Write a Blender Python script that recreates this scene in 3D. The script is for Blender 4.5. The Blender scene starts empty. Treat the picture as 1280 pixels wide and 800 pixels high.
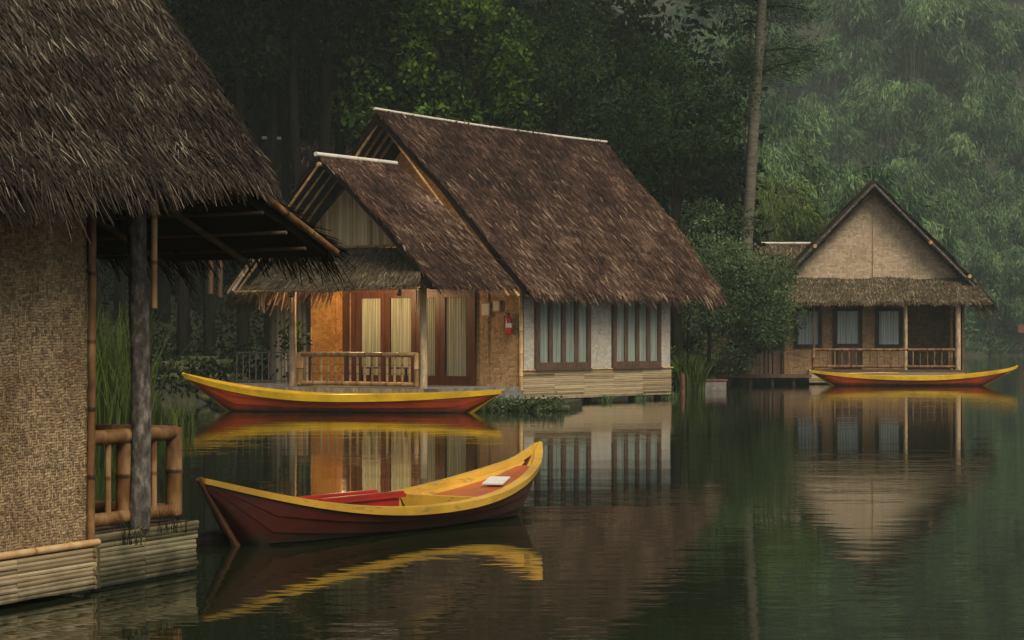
import bpy, math
import numpy as np
from mathutils import Vector, Matrix

R = math.radians
RNG = np.random.default_rng(7)
C = bpy.context.scene.collection
sc = bpy.context.scene

# ------------------------------------------------------------------ camera
F = 2700.0            # focal length in pixels of the 1280 wide photograph
CAMZ = 1.5
cam_d = bpy.data.cameras.new("camera")
cam = bpy.data.objects.new("camera", cam_d)
C.objects.link(cam)
cam.location = (0, 0, CAMZ)
cam.rotation_euler = (R(90), 0, 0)
cam_d.sensor_width = 36
cam_d.lens = F / 1280 * 36
cam_d.shift_y = 25 / 1280
cam_d.clip_end = 2000
sc.camera = cam

# ------------------------------------------------------------------ light
SUN_EL, SUN_AZ = R(47), R(154)          # azimuth clockwise from +Y
w = bpy.data.worlds.new("World")
sc.world = w
w.use_nodes = True
wn = w.node_tree.nodes
bg = wn["Background"]
sky = wn.new("ShaderNodeTexSky")
sky.sky_type = 'NISHITA'
sky.sun_disc = False
sky.sun_elevation = SUN_EL
sky.sun_rotation = SUN_AZ
sky.air_density = 1.0
sky.dust_density = 4.0
sky.ozone_density = 0.6
hs = wn.new("ShaderNodeHueSaturation")
hs.inputs['Saturation'].default_value = 0.12
w.node_tree.links.new(sky.outputs[0], hs.inputs['Color'])
w.node_tree.links.new(hs.outputs[0], bg.inputs[0])
bg.inputs[1].default_value = 0.06
sl = bpy.data.lights.new("sun", 'SUN')
sl.energy = 2.0
sl.angle = R(25)
sl.color = (1.0, 0.86, 0.65)
so = bpy.data.objects.new("sun", sl)
C.objects.link(so)
sd = Vector((math.sin(SUN_AZ) * math.cos(SUN_EL), math.cos(SUN_AZ) * math.cos(SUN_EL), math.sin(SUN_EL)))
so.rotation_euler = sd.to_track_quat('Z', 'Y').to_euler()
sc.view_settings.view_transform = 'Standard'
sc.view_settings.look = 'None'
sc.view_settings.gamma = 1
sc.view_settings.exposure = 0.45
sc.cycles.max_bounces = 7
sc.cycles.transparent_max_bounces = 12
sc.cycles.volume_bounces = 0
sc.cycles.use_denoising = True

# ------------------------------------------------------------------ helpers
def P(px, py, d):
    """a point seen at photograph pixel (px, py) at distance d along the view axis"""
    return np.array([(px - 640) / F * d, d, CAMZ - (py - 425) / F * d])

def dwater(py):
    return CAMZ * F / (py - 425)

def tag(o, label=None, cat=None, group=None, kind=None):
    if label: o['label'] = label
    if cat: o['category'] = cat
    if group: o['group'] = group
    if kind: o['kind'] = kind
    return o

def empty(name, loc, rz=0, label=None, cat=None, group=None):
    o = bpy.data.objects.new(name, None)
    C.objects.link(o)
    o.location = loc
    o.rotation_euler = (0, 0, rz)
    return tag(o, label, cat, group)

def raw_mesh(name, v, loops, starts, totals, mat, parent=None, tone=None, smooth=False, loc=None):
    me = bpy.data.meshes.new(name)
    v = np.asarray(v, dtype=np.float32)
    me.vertices.add(len(v)); me.vertices.foreach_set('co', v.ravel())
    me.loops.add(len(loops)); me.loops.foreach_set('vertex_index', np.asarray(loops, dtype=np.int32))
    me.polygons.add(len(starts))
    me.polygons.foreach_set('loop_start', np.asarray(starts, dtype=np.int32))
    me.polygons.foreach_set('use_smooth', np.full(len(starts), bool(smooth)))
    if tone is not None:
        a = me.attributes.new('tone', 'FLOAT', 'POINT')
        a.data.foreach_set('value', np.asarray(tone, dtype=np.float32))
    me.update(calc_edges=True)
    me.validate()
    me.materials.append(mat)
    o = bpy.data.objects.new(name, me)
    C.objects.link(o)
    if parent is not None: o.parent = parent
    if loc is not None: o.location = loc
    return o

class MB:
    def __init__(s):
        s.v = []; s.f = []; s.t = []; s.n = 0
    def add(s, verts, faces, tone=0.5):
        verts = [tuple(map(float, p)) for p in verts]
        s.v += verts
        s.f += [tuple(i + s.n for i in f) for f in faces]
        s.t += [tone] * len(verts) if np.isscalar(tone) else list(map(float, tone))
        s.n += len(verts)
        return s
    def box(s, a, b, tone=0.5, taper=None):
        x0, y0, z0 = a; x1, y1, z1 = b
        vs = [(x0, y0, z0), (x1, y0, z0), (x1, y1, z0), (x0, y1, z0), (x0, y0, z1), (x1, y0, z1), (x1, y1, z1), (x0, y1, z1)]
        return s.add(vs, [(0, 3, 2, 1), (4, 5, 6, 7), (0, 1, 5, 4), (1, 2, 6, 5), (2, 3, 7, 6), (3, 0, 4, 7)], tone)
    def path(s, pts, rad, seg=8, tone=0.5, caps=True):
        pts = np.asarray(pts, float); n = len(pts)
        rad = np.broadcast_to(np.asarray(rad, float), (n,))
        tg = np.gradient(pts, axis=0)
        tg /= np.linalg.norm(tg, axis=1)[:, None] + 1e-9
        ref = np.array([0, 0, 1.0]) if abs(tg[0][2]) < .9 else np.array([1.0, 0, 0])
        vs = []
        for i in range(n):
            a = np.cross(tg[i], ref); a /= np.linalg.norm(a) + 1e-9
            b = np.cross(tg[i], a)
            for k in range(seg):
                th = 2 * math.pi * k / seg
                vs.append(pts[i] + rad[i] * (math.cos(th) * a + math.sin(th) * b))
        fs = []
        for i in range(n - 1):
            for k in range(seg):
                k2 = (k + 1) % seg
                fs.append((i * seg + k, i * seg + k2, (i + 1) * seg + k2, (i + 1) * seg + k))
        if caps:
            fs.append(tuple(range(seg))); fs.append(tuple((n - 1) * seg + k for k in range(seg))[::-1])
        return s.add(vs, fs, tone)
    def bamboo(s, p0, p1, r, seg=10, node=0.38, bend=0.0, tone=0.5):
        p0 = np.asarray(p0, float); p1 = np.asarray(p1, float)
        L = np.linalg.norm(p1 - p0); nn = max(1, int(round(L / node)))
        pts = []; rr = []
        side = np.array([0, 0, 1.0]) if abs((p1 - p0)[2]) < .8 * L else np.array([1.0, 0, 0])
        def at(t): return p0 + (p1 - p0) * t + side * bend * 4 * t * (1 - t)
        e = 0.012 / max(L, .01)
        ts = [0]
        for i in range(1, nn):
            c = i / nn
            ts += [c - 1.5 * e, c - .5 * e, c + .5 * e, c + 1.5 * e]
        ts.append(1)
        for j, t in enumerate(ts):
            pts.append(at(t)); q = (j - 1) % 4
            rr.append(r * (1.09 if (0 < j < len(ts) - 1 and q in (1, 2)) else 1.0))
        tt_ = np.array([tone - (.42 if q > r * 1.01 else 0) + RNG.uniform(-.06, .06) for q in rr])
        return s.path(pts, rr, seg, np.repeat(tt_, seg))
    def build(s, name, mat, parent=None, smooth=False, loc=None, tone=True):
        loops = [i for f in s.f for i in f]
        tot = [len(f) for f in s.f]
        st = np.concatenate([[0], np.cumsum(tot)[:-1]]) if tot else []
        o = raw_mesh(name, s.v, loops, st, tot, mat, parent, s.t if tone else None, smooth, loc)
        if smooth:
            try:
                o.data.set_sharp_from_angle(angle=R(40))
            except Exception: pass
        return o

def quads(V4, tones):
    """V4: (n,4,3) -> verts, loops, starts, totals, tone"""
    n = len(V4)
    return V4.reshape(-1, 3), np.arange(4 * n), np.arange(0, 4 * n, 4), np.full(n, 4), np.repeat(tones, 4)

def nrm(a):
    return a / (np.linalg.norm(a, axis=-1, keepdims=True) + 1e-9)

def lowfreq(p, k, seed=0):
    r = np.random.default_rng(seed)
    out = np.zeros(len(p))
    for i in range(5):
        d = r.normal(size=3) * k * (0.6 + .5 * i)
        out += np.sin(p @ d + r.uniform(0, 6.28)) / (1 + .4 * i)
    return out / 2.5

# ------------------------------------------------------------------ materials
MATS = {}
def new_mat(name):
    m = bpy.data.materials.new(name); m.use_nodes = True
    nt = m.node_tree
    return m, nt, nt.nodes, nt.links, nt.nodes['Principled BSDF']

def ramp(nodes, stops):
    r = nodes.new('ShaderNodeValToRGB'); e = r.color_ramp.elements
    while len(e) < len(stops): e.new(0.5)
    for i, (p, c) in enumerate(stops):
        e[i].position = p; e[i].color = (*c, 1)
    return r

def mat_tone(name, stops, rough=0.8, noise=None, transl=0.0, bump=0):
    """colour from the per-piece 'tone' attribute, broken up by noise"""
    m, nt, N, Lk, B = new_mat(name)
    at = N.new('ShaderNodeAttribute'); at.attribute_name = 'tone'
    r = ramp(N, stops)
    src = at.outputs['Fac']
    if noise:
        tc = N.new('ShaderNodeTexCoord'); mp = N.new('ShaderNodeMapping'); nz = N.new('ShaderNodeTexNoise')
        mp.inputs['Scale'].default_value = noise[0]
        nz.inputs['Scale'].default_value = 1; nz.inputs['Detail'].default_value = 4
        Lk.new(tc.outputs['Object'], mp.inputs[0]); Lk.new(mp.outputs[0], nz.inputs['Vector'])
        ma = N.new('ShaderNodeMath'); ma.operation = 'MULTIPLY_ADD'
        Lk.new(nz.outputs['Fac'], ma.inputs[0]); ma.inputs[1].default_value = noise[1]
        m2 = N.new('ShaderNodeMath'); m2.operation = 'SUBTRACT'
        Lk.new(src, m2.inputs[0]); m2.inputs[1].default_value = noise[1] * .5
        Lk.new(m2.outputs[0], ma.inputs[2])
        src = ma.outputs[0]
        if bump:
            bp = N.new('ShaderNodeBump'); bp.inputs['Distance'].default_value = bump
            Lk.new(nz.outputs['Fac'], bp.inputs['Height']); Lk.new(bp.outputs[0], B.inputs['Normal'])
    Lk.new(src, r.inputs[0])
    Lk.new(r.outputs[0], B.inputs['Base Color'])
    B.inputs['Roughness'].default_value = rough
    B.inputs['Specular IOR Level'].default_value = 0.25
    if transl:
        tr = N.new('ShaderNodeBsdfTranslucent'); mx = N.new('ShaderNodeMixShader')
        Lk.new(r.outputs[0], tr.inputs[0]); mx.inputs[0].default_value = transl
        Lk.new(B.outputs[0], mx.inputs[1]); Lk.new(tr.outputs[0], mx.inputs[2])
        Lk.new(mx.outputs[0], N['Material Output'].inputs[0])
    return m

def mat_weave(name, cA, cB, cell=0.025, stain=(0.1, 0.06, 0.03), stain_amt=.4, rough=.75, contrast=1.0, bumpd=.004, wob=1.2):
    m, nt, N, Lk, B = new_mat(name)
    def math_(op, a, b=None, c=None):
        n = N.new('ShaderNodeMath'); n.operation = op
        for i, x in enumerate((a, b, c)):
            if x is None: continue
            if isinstance(x, (int, float)): n.inputs[i].default_value = x
            else: Lk.new(x, n.inputs[i])
        return n.outputs[0]
    tc = N.new('ShaderNodeTexCoord'); sx = N.new('ShaderNodeSeparateXYZ')
    wobn = N.new('ShaderNodeTexNoise'); wobn.inputs['Scale'].default_value = 6; Lk.new(tc.outputs['Object'], wobn.inputs['Vector'])
    Lk.new(tc.outputs['Object'], sx.inputs[0])
    wv = math_('MULTIPLY', wobn.outputs['Fac'], cell * wob)
    u = math_('DIVIDE', math_('ADD', math_('ADD', sx.outputs[0], sx.outputs[1]), wv), cell)
    v = math_('DIVIDE', math_('ADD', sx.outputs[2], wv), cell)
    a = math_('FLOOR', u); b = math_('FLOOR', v)
    jn = N.new('ShaderNodeTexNoise'); jn.inputs['Scale'].default_value = .35 / cell; Lk.new(tc.outputs['Object'], jn.inputs['Vector'])
    s4 = math_('FLOORED_MODULO', math_('ADD', math_('ADD', a, b), math_('FLOOR', math_('MULTIPLY', jn.outputs['Fac'], 6))), 4)
    H = math_('LESS_THAN', s4, 1.5)
    run = math_('FLOOR', math_('DIVIDE', math_('ADD', a, b), 4))
    def cmb(x, y, z):
        c = N.new('ShaderNodeCombineXYZ')
        for i, q in enumerate((x, y, z)):
            if isinstance(q, (int, float)): c.inputs[i].default_value = q
            else: Lk.new(q, c.inputs[i])
        wn_ = N.new('ShaderNodeTexWhiteNoise'); Lk.new(c.outputs[0], wn_.inputs['Vector'])
        return wn_.outputs['Value']
    rH = cmb(b, run, 1.0); rV = cmb(a, run, 7.0)
    fu = math_('SUBTRACT', u, a); fv = math_('SUBTRACT', v, b)
    eH = math_('SUBTRACT', 1, math_('POWER', math_('ABSOLUTE', math_('MULTIPLY_ADD', fv, 2, -1)), 3))
    eV = math_('SUBTRACT', 1, math_('POWER', math_('ABSOLUTE', math_('MULTIPLY_ADD', fu, 2, -1)), 3))
    def mixv(f, x0, x1):
        mm = N.new('ShaderNodeMix'); mm.data_type = 'FLOAT'
        Lk.new(f, mm.inputs[0]); Lk.new(x0, mm.inputs[2]); Lk.new(x1, mm.inputs[3])
        return mm.outputs[0]
    rnd = mixv(H, rV, rH); prof = mixv(H, eV, eH)
    nz = N.new('ShaderNodeTexNoise'); nz.inputs['Scale'].default_value = 1.7; nz.inputs['Detail'].default_value = 6
    Lk.new(tc.outputs['Object'], nz.inputs['Vector'])
    fine = N.new('ShaderNodeTexNoise'); fine.inputs['Scale'].default_value = 45; fine.inputs['Detail'].default_value = 3
    Lk.new(tc.outputs['Object'], fine.inputs['Vector'])
    val = math_('MULTIPLY_ADD', rnd, .6 * contrast, .2)
    val = math_('ADD', val, math_('MULTIPLY_ADD', fine.outputs['Fac'], .8 * contrast, -.4 * contrast))
    val = math_('MULTIPLY', val, math_('MULTIPLY_ADD', prof, .5, .5))
    r = ramp(N, [(0.0, cB), (0.85, cA)])
    Lk.new(val, r.inputs[0])
    mx = N.new('ShaderNodeMix'); mx.data_type = 'RGBA'
    sf = ramp(N, [(.42, (0, 0, 0)), (.75, (stain_amt,) * 3)])
    Lk.new(nz.outputs['Fac'], sf.inputs[0]); Lk.new(sf.outputs[0], mx.inputs[0])
    Lk.new(r.outputs[0], mx.inputs[6]); mx.inputs[7].default_value = (*stain, 1)
    Lk.new(mx.outputs[2], B.inputs['Base Color'])
    bp = N.new('ShaderNodeBump'); bp.inputs['Distance'].default_value = bumpd
    Lk.new(prof, bp.inputs['Height']); Lk.new(bp.outputs[0], B.inputs['Normal'])
    B.inputs['Roughness'].default_value = rough
    B.inputs['Specular IOR Level'].default_value = .3
    return m

def mat_noise(name, stops, scale=(8, 8, 8), rough=.7, bump=.003, detail=5, spec=.3, sub=None):
    m, nt, N, Lk, B = new_mat(name)
    tc = N.new('ShaderNodeTexCoord'); mp = N.new('ShaderNodeMapping'); nz = N.new('ShaderNodeTexNoise')
    mp.inputs['Scale'].default_value = scale
    nz.inputs['Scale'].default_value = 1; nz.inputs['Detail'].default_value = detail
    nz.inputs['Roughness'].default_value = .62
    Lk.new(tc.outputs['Object'], mp.inputs[0]); Lk.new(mp.outputs[0], nz.inputs['Vector'])
    r = ramp(N, stops); Lk.new(nz.outputs['Fac'], r.inputs[0]); Lk.new(r.outputs[0], B.inputs['Base Color'])
    if bump:
        bp = N.new('ShaderNodeBump'); bp.inputs['Distance'].default_value = bump
        Lk.new(nz.outputs['Fac'], bp.inputs['Height']); Lk.new(bp.outputs[0], B.inputs['Normal'])
    B.inputs['Roughness'].default_value = rough
    B.inputs['Specular IOR Level'].default_value = spec
    return m

def water_stain(m, z0, z1, col, amt=.85):
    nt = m.node_tree; N = nt.nodes; Lk = nt.links; B = N['Principled BSDF']
    src = B.inputs['Base Color'].links[0].from_socket
    ge = N.new('ShaderNodeNewGeometry'); sx = N.new('ShaderNodeSeparateXYZ'); Lk.new(ge.outputs['Position'], sx.inputs[0])
    nz = N.new('ShaderNodeTexNoise'); nz.inputs['Scale'].default_value = 6; nz.inputs['Detail'].default_value = 6; Lk.new(ge.outputs['Position'], nz.inputs['Vector'])
    ad = N.new('ShaderNodeMath'); ad.operation = 'MULTIPLY_ADD'; Lk.new(nz.outputs['Fac'], ad.inputs[0]); ad.inputs[1].default_value = -(z1 - z0) * 1.6; Lk.new(sx.outputs[2], ad.inputs[2])
    mr = N.new('ShaderNodeMapRange'); mr.inputs[1].default_value = z0 - (z1 - z0) * .8; mr.inputs[2].default_value = z1 - (z1 - z0) * .8
    mr.inputs[3].default_value = amt; mr.inputs[4].default_value = 0; Lk.new(ad.outputs[0], mr.inputs[0])
    mx = N.new('ShaderNodeMix'); mx.data_type = 'RGBA'; Lk.new(mr.outputs[0], mx.inputs[0]); Lk.new(src, mx.inputs[6]); mx.inputs[7].default_value = (*col, 1)
    Lk.new(mx.outputs[2], B.inputs['Base Color'])
M = {}
M['thatch_red'] = mat_tone('thatch_red', [(0, (.008, .004, .003)), (.42, (.056, .026, .017)), (.8, (.165, .088, .055)), (1, (.48, .34, .22))], .9)
M['thatch_grey'] = mat_tone('thatch_grey', [(0, (.007, .005, .003)), (.5, (.044, .032, .021)), (.85, (.14, .108, .074)), (1, (.30, .25, .18))], .9)
M['thatch_olive'] = mat_tone('thatch_olive', [(0, (.02, .016, .009)), (.5, (.11, .080, .045)), (.85, (.22, .17, .10)), (1, (.38, .32, .2))], .9)
M['weave_near'] = mat_weave('weave_near', (.50, .355, .19), (.06, .04, .022), .017, (.12, .062, .022), .85, contrast=1.1, wob=3.0)
M['weave_white'] = mat_weave('weave_white', (.62, .57, .48), (.30, .27, .21), .05, (.3, .26, .2), .45, contrast=.9)
M['weave_orange'] = mat_weave('weave_orange', (.78, .38, .07), (.30, .11, .015), .06, (.35, .15, .04), .4, contrast=.9)
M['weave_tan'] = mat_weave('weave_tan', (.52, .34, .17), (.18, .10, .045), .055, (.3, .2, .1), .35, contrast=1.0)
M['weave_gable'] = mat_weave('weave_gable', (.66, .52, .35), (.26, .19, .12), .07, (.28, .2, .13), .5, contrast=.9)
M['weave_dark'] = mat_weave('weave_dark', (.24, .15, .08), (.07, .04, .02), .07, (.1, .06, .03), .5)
M['bamboo'] = mat_tone('bamboo', [(0, (.12, .06, .022)), (.5, (.46, .27, .11)), (1, (.70, .50, .27))], .42, ((7, 7, 3), 1.3), bump=.001)
M['bamboo_brown'] = mat_tone('bamboo_brown', [(0, (.035, .016, .007)), (.5, (.175, .088, .032)), (1, (.36, .22, .10))], .42, ((11, 11, 6), 1.7), bump=.001)
M['dark_pole'] = mat_tone('dark_pole', [(0, (.03, .018, .01)), (.5, (.09, .055, .03)), (1, (.17, .11, .07))], .6, ((9, 9, 4), .9))
M['bamboo_pale'] = mat_tone('bamboo_pale', [(0, (.4, .34, .26)), (.5, (.66, .6, .5)), (1, (.8, .76, .68))], .5, ((5, 5, 5), .5))
M['slat'] = mat_tone('slat', [(0, (.09, .065, .035)), (.35, (.30, .22, .12)), (.7, (.46, .36, .21)), (1, (.6, .5, .33))], .6, ((3, 3, 30), .5), bump=.001)
M['slat_grey'] = mat_tone('slat_grey', [(0, (.05, .042, .022)), (.4, (.19, .16, .085)), (.8, (.32, .28, .17)), (1, (.45, .4, .27))], .65, ((4, 4, 30), .7), bump=.001)
M['strip_grey'] = mat_tone('strip_grey', [(0, (.05, .045, .035)), (.5, (.18, .16, .12)), (1, (.4, .36, .28))], .7, ((14, 14, 2), .6))
M['strip_yellow'] = mat_tone('strip_yellow', [(0, (.30, .22, .10)), (.5, (.62, .48, .25)), (1, (.78, .66, .42))], .6, ((14, 14, 2), .5))
M['log'] = mat_noise('log', [(.32, (.022, .018, .014)), (.5, (.085, .073, .06)), (.75, (.27, .24, .2))], (22, 22, 11), .85, .008, 10)
M['log_dark'] = mat_noise('log_dark', [(.3, (.03, .022, .015)), (.7, (.13, .1, .07))], (14, 14, 4), .8, .006)
M['log_pale'] = mat_noise('log_pale', [(.3, (.22, .14, .07)), (.7, (.60, .47, .29))], (14, 14, 4), .7, .005)
M['wood_red'] = mat_noise('wood_red', [(.3, (.045, .016, .009)), (.7, (.13, .05, .028))], (20, 20, 2), .45, .001)
M['wood_brown'] = mat_noise('wood_brown', [(.3, (.05, .028, .018)), (.7, (.16, .095, .06))], (16, 16, 2), .6, .001)
M['wood_dark'] = mat_noise('wood_dark', [(.3, (.02, .013, .009)), (.7, (.06, .04, .028))], (16, 16, 2), .7, .001)
M['concrete'] = mat_noise('concrete', [(.3, (.08, .075, .06)), (.7, (.27, .245, .21))], (5, 5, 5), .85, .004)
M['moss'] = mat_noise('moss', [(.35, (.012, .014, .008)), (.55, (.05, .06, .02)), (.75, (.13, .12, .07))], (9, 9, 9), .95, .02)
M['curtain'] = mat_noise('curtain', [(.35, (.24, .24, .19)), (.65, (.62, .60, .50))], (30, 30, .5), .9, 0)  # vertical streaks put fold shading into the colour, in all three curtain cloths
M['curtain_blue'] = mat_noise('curtain_blue', [(.35, (.17, .185, .165)), (.65, (.42, .44, .39))], (26, 26, .5), .9, 0)
M['curtain_white'] = mat_noise('curtain_white', [(.35, (.42, .44, .42)), (.65, (.74, .76, .72))], (22, 22, .5), .9, 0)
M['metal'] = mat_noise('metal', [(.3, (.05, .05, .05)), (.7, (.14, .13, .12))], (20, 20, 20), .5, 0)
M['paper'] = mat_noise('paper', [(.3, (.62, .6, .55)), (.7, (.74, .72, .68))], (20, 20, 20), .8, 0)
M['red_brick'] = mat_noise('red_brick', [(.3, (.10, .04, .03)), (.7, (.21, .085, .06))], (8, 8, 8), .9, .003)

def mat_paint(name, col, worn, scale=9, thr=(.56, .66), rough=.38):
    m, nt, N, Lk, B = new_mat(name)
    tc = N.new('ShaderNodeTexCoord')
    n1 = N.new('ShaderNodeTexNoise'); n1.inputs['Scale'].default_value = scale; n1.inputs['Detail'].default_value = 8; n1.inputs['Roughness'].default_value = .7
    mp = N.new('ShaderNodeMapping'); mp.inputs['Scale'].default_value = (.35, 1, 1.6)
    Lk.new(tc.outputs['Object'], mp.inputs[0]); Lk.new(mp.outputs[0], n1.inputs['Vector'])
    n2 = N.new('ShaderNodeTexNoise'); n2.inputs['Scale'].default_value = 2.2; n2.inputs['Detail'].default_value = 3
    Lk.new(tc.outputs['Object'], n2.inputs['Vector'])
    r1 = ramp(N, [(thr[0], (0, 0, 0)), (thr[1], (1, 1, 1))]); Lk.new(n1.outputs['Fac'], r1.inputs[0])
    c2 = tuple(x * .62 for x in col)
    r2 = ramp(N, [(.35, c2), (.65, col)]); Lk.new(n2.outputs['Fac'], r2.inputs[0])
    mx = N.new('ShaderNodeMix'); mx.data_type = 'RGBA'
    Lk.new(r1.outputs[0], mx.inputs[0]); Lk.new(r2.outputs[0], mx.inputs[6]); mx.inputs[7].default_value = (*worn, 1)
    Lk.new(mx.outputs[2], B.inputs['Base Color'])
    bp = N.new('ShaderNodeBump'); bp.inputs['Distance'].default_value = .003
    Lk.new(n1.outputs['Fac'], bp.inputs['Height']); Lk.new(bp.outputs[0], B.inputs['Normal'])
    B.inputs['Roughness'].default_value = rough
    return m
M['yellow'] = mat_paint('yellow', (.86, .52, .02), (.34, .22, .08), 9, (.60, .70))
M['yellow_dull'] = mat_paint('yellow_dull', (.74, .43, .05), (.26, .17, .07), 12, (.57, .68))
M['red_paint'] = mat_paint('red_paint', (.42, .055, .010), (.13, .03, .018), 7)
M['maroon'] = mat_paint('maroon', (.078, .014, .007), (.05, .025, .016), 7)
M['red_board'] = mat_paint('red_board', (.42, .03, .022), (.2, .02, .015), 7, (.6, .7), .3)
M['orange_board'] = mat_paint('orange_board', (.46, .10, .03), (.30, .09, .04), 6)
M['brown_stem'] = mat_paint('brown_stem', (.13, .065, .03), (.1, .06, .03), 9)

water_stain(M['red_paint'], .02, .12, (.05, .03, .018)); water_stain(M['maroon'], .02, .12, (.03, .025, .015))
water_stain(M['slat'], .02, .17, (.035, .035, .018), .8); water_stain(M['slat_grey'], .03, .22, (.025, .028, .014), .9)
def leaf_mat(name, dark, light, tr=.25, rough=.55):
    mid = tuple((a + b) / 2 for a, b in zip(dark, light))
    m = mat_tone(name, [(0, dark), (.55, mid), (1, light)], rough, None, tr)
    m.node_tree.nodes['Principled BSDF'].inputs['Specular IOR Level'].default_value = .06
    return m
M['leaf_broad'] = leaf_mat('leaf_broad', (.002, .007, .001), (.12, .21, .03))
M['leaf_dark'] = leaf_mat('leaf_dark', (.003, .009, .003), (.06, .11, .03), .2)
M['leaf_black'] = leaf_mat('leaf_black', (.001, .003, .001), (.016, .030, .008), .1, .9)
M['leaf_bamboo'] = leaf_mat('leaf_bamboo', (.03, .07, .03), (.27, .40, .17), .35)
M['leaf_willow'] = leaf_mat('leaf_willow', (.02, .045, .010), (.22, .30, .07), .35)
M['leaf_pine'] = leaf_mat('leaf_pine', (.008, .02, .008), (.06, .10, .035), .1)
M['leaf_shrub'] = leaf_mat('leaf_shrub', (.014, .030, .012), (.20, .28, .12), .3)
M['grass'] = leaf_mat('grass', (.014, .026, .006), (.12, .16, .035), .3)
M['bark'] = mat_noise('bark', [(.3, (.05, .045, .032)), (.7, (.17, .155, .11))], (3, 3, 16), .9, .03)
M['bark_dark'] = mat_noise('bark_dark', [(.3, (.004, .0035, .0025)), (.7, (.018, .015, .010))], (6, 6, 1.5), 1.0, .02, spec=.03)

def mat_glass():
    m, nt, N, Lk, B = new_mat('glass')
    gl = N.new('ShaderNodeBsdfGlossy'); gl.inputs['Roughness'].default_value = .03
    tr = N.new('ShaderNodeBsdfTransparent'); tr.inputs[0].default_value = (.94, .96, .95, 1)
    fr = N.new('ShaderNodeFresnel'); fr.inputs[0].default_value = 1.5
    mx = N.new('ShaderNodeMixShader'); ge = N.new('ShaderNodeNewGeometry')
    f1 = N.new('ShaderNodeMath'); f1.operation = 'SUBTRACT'; f1.inputs[0].default_value = 1; Lk.new(ge.outputs['Backfacing'], f1.inputs[1])
    f2 = N.new('ShaderNodeMath'); f2.operation = 'MULTIPLY'; Lk.new(f1.outputs[0], f2.inputs[0]); Lk.new(fr.outputs[0], f2.inputs[1])
    Lk.new(f2.outputs[0], mx.inputs[0]); Lk.new(tr.outputs[0], mx.inputs[1]); Lk.new(gl.outputs[0], mx.inputs[2])
    Lk.new(mx.outputs[0], N['Material Output'].inputs[0])
    return m
M['glass'] = mat_glass()

def mat_water():
    m, nt, N, Lk, B = new_mat('lake_water')
    B.inputs['Base Color'].default_value = (.012, .017, .006, 1)
    B.inputs['Roughness'].default_value = .025
    B.inputs['IOR'].default_value = 1.25
    tc = N.new('ShaderNodeTexCoord')
    def nz(scale, sc3, det):
        mp = N.new('ShaderNodeMapping'); mp.inputs['Scale'].default_value = sc3
        n = N.new('ShaderNodeTexNoise'); n.inputs['Scale'].default_value = scale; n.inputs['Detail'].default_value = det
        Lk.new(tc.outputs['Object'], mp.inputs[0]); Lk.new(mp.outputs[0], n.inputs['Vector'])
        return n.outputs['Fac']
    a = nz(5.0, (.45, 1, 1), 2); b = nz(.8, (.4, 1, 1), 1); patch = nz(.12, (.5, 1, 1), 2)
    pr = N.new('ShaderNodeMapRange'); pr.inputs[1].default_value = .35; pr.inputs[2].default_value = .65
    pr.inputs[3].default_value = .35; pr.inputs[4].default_value = 1.2
    Lk.new(patch, pr.inputs[0])
    mm = N.new('ShaderNodeMath'); mm.operation = 'MULTIPLY'; Lk.new(a, mm.inputs[0]); Lk.new(pr.outputs[0], mm.inputs[1])
    m3 = N.new('ShaderNodeMath'); m3.operation = 'MULTIPLY_ADD'
    Lk.new(b, m3.inputs[0]); m3.inputs[1].default_value = 2.2; Lk.new(mm.outputs[0], m3.inputs[2])
    bp = N.new('ShaderNodeBump'); bp.inputs['Distance'].default_value = WAVE
    Lk.new(m3.outputs[0], bp.inputs['Height']); Lk.new(bp.outputs[0], B.inputs['Normal'])
    return m
WAVE = .0023
M['water'] = mat_water()

def mat_ground():
    m, nt, N, Lk, B = new_mat('soil')
    tc = N.new('ShaderNodeTexCoord')
    n = N.new('ShaderNodeTexNoise'); n.inputs['Scale'].default_value = 1.1; n.inputs['Detail'].default_value = 10; n.inputs['Roughness'].default_value = .7
    Lk.new(tc.outputs['Object'], n.inputs['Vector'])
    r = ramp(N, [(.3, (.012, .010, .006)), (.5, (.03, .028, .014)), (.62, (.035, .045, .015)), (.8, (.09, .075, .045))])
    Lk.new(n.outputs['Fac'], r.inputs[0]); Lk.new(r.outputs[0], B.inputs['Base Color'])
    B.inputs['Roughness'].default_value = .95
    bp = N.new('ShaderNodeBump'); bp.inputs['Distance'].default_value = .15
    Lk.new(n.outputs['Fac'], bp.inputs['Height']); Lk.new(bp.outputs[0], B.inputs['Normal'])
    return m
M['soil'] = mat_ground()

# ------------------------------------------------------------------ terrain and lake
SHORE = np.array([(-60, -30), (-26, 0), (-16, 18), (-10.5, 34), (-8.2, 44), (-7.2, 51), (-6.2, 54.5), (-2, 58.5), (2, 61.5),
                  (4.4, 62.5), (6.3, 67.5), (7.2, 73), (9.5, 79), (13, 82), (17.2, 85.5), (20.5, 101), (30.8, 150), (40.5, 196), (47, 203), (70, 207), (150, 200), (260, 160)], float)
def shore_dist(x, y):
    """signed distance to the shoreline, positive on land"""
    x = np.asarray(x, float); y = np.asarray(y, float)
    best = np.full(x.shape, 1e9); sgn = np.ones(x.shape)
    for (x0, y0), (x1, y1) in zip(SHORE[:-1], SHORE[1:]):
        dx, dy = x1 - x0, y1 - y0
        t = np.clip(((x - x0) * dx + (y - y0) * dy) / (dx * dx + dy * dy), 0, 1)
        qx, qy = x0 + t * dx, y0 + t * dy
        d = np.hypot(x - qx, y - qy)
        s = np.where(dx * (y - y0) - dy * (x - x0) > 0, 1.0, -1.0)
        m = d < best
        best = np.where(m, d, best); sgn = np.where(m, s, sgn)
    return best * sgn
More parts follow.
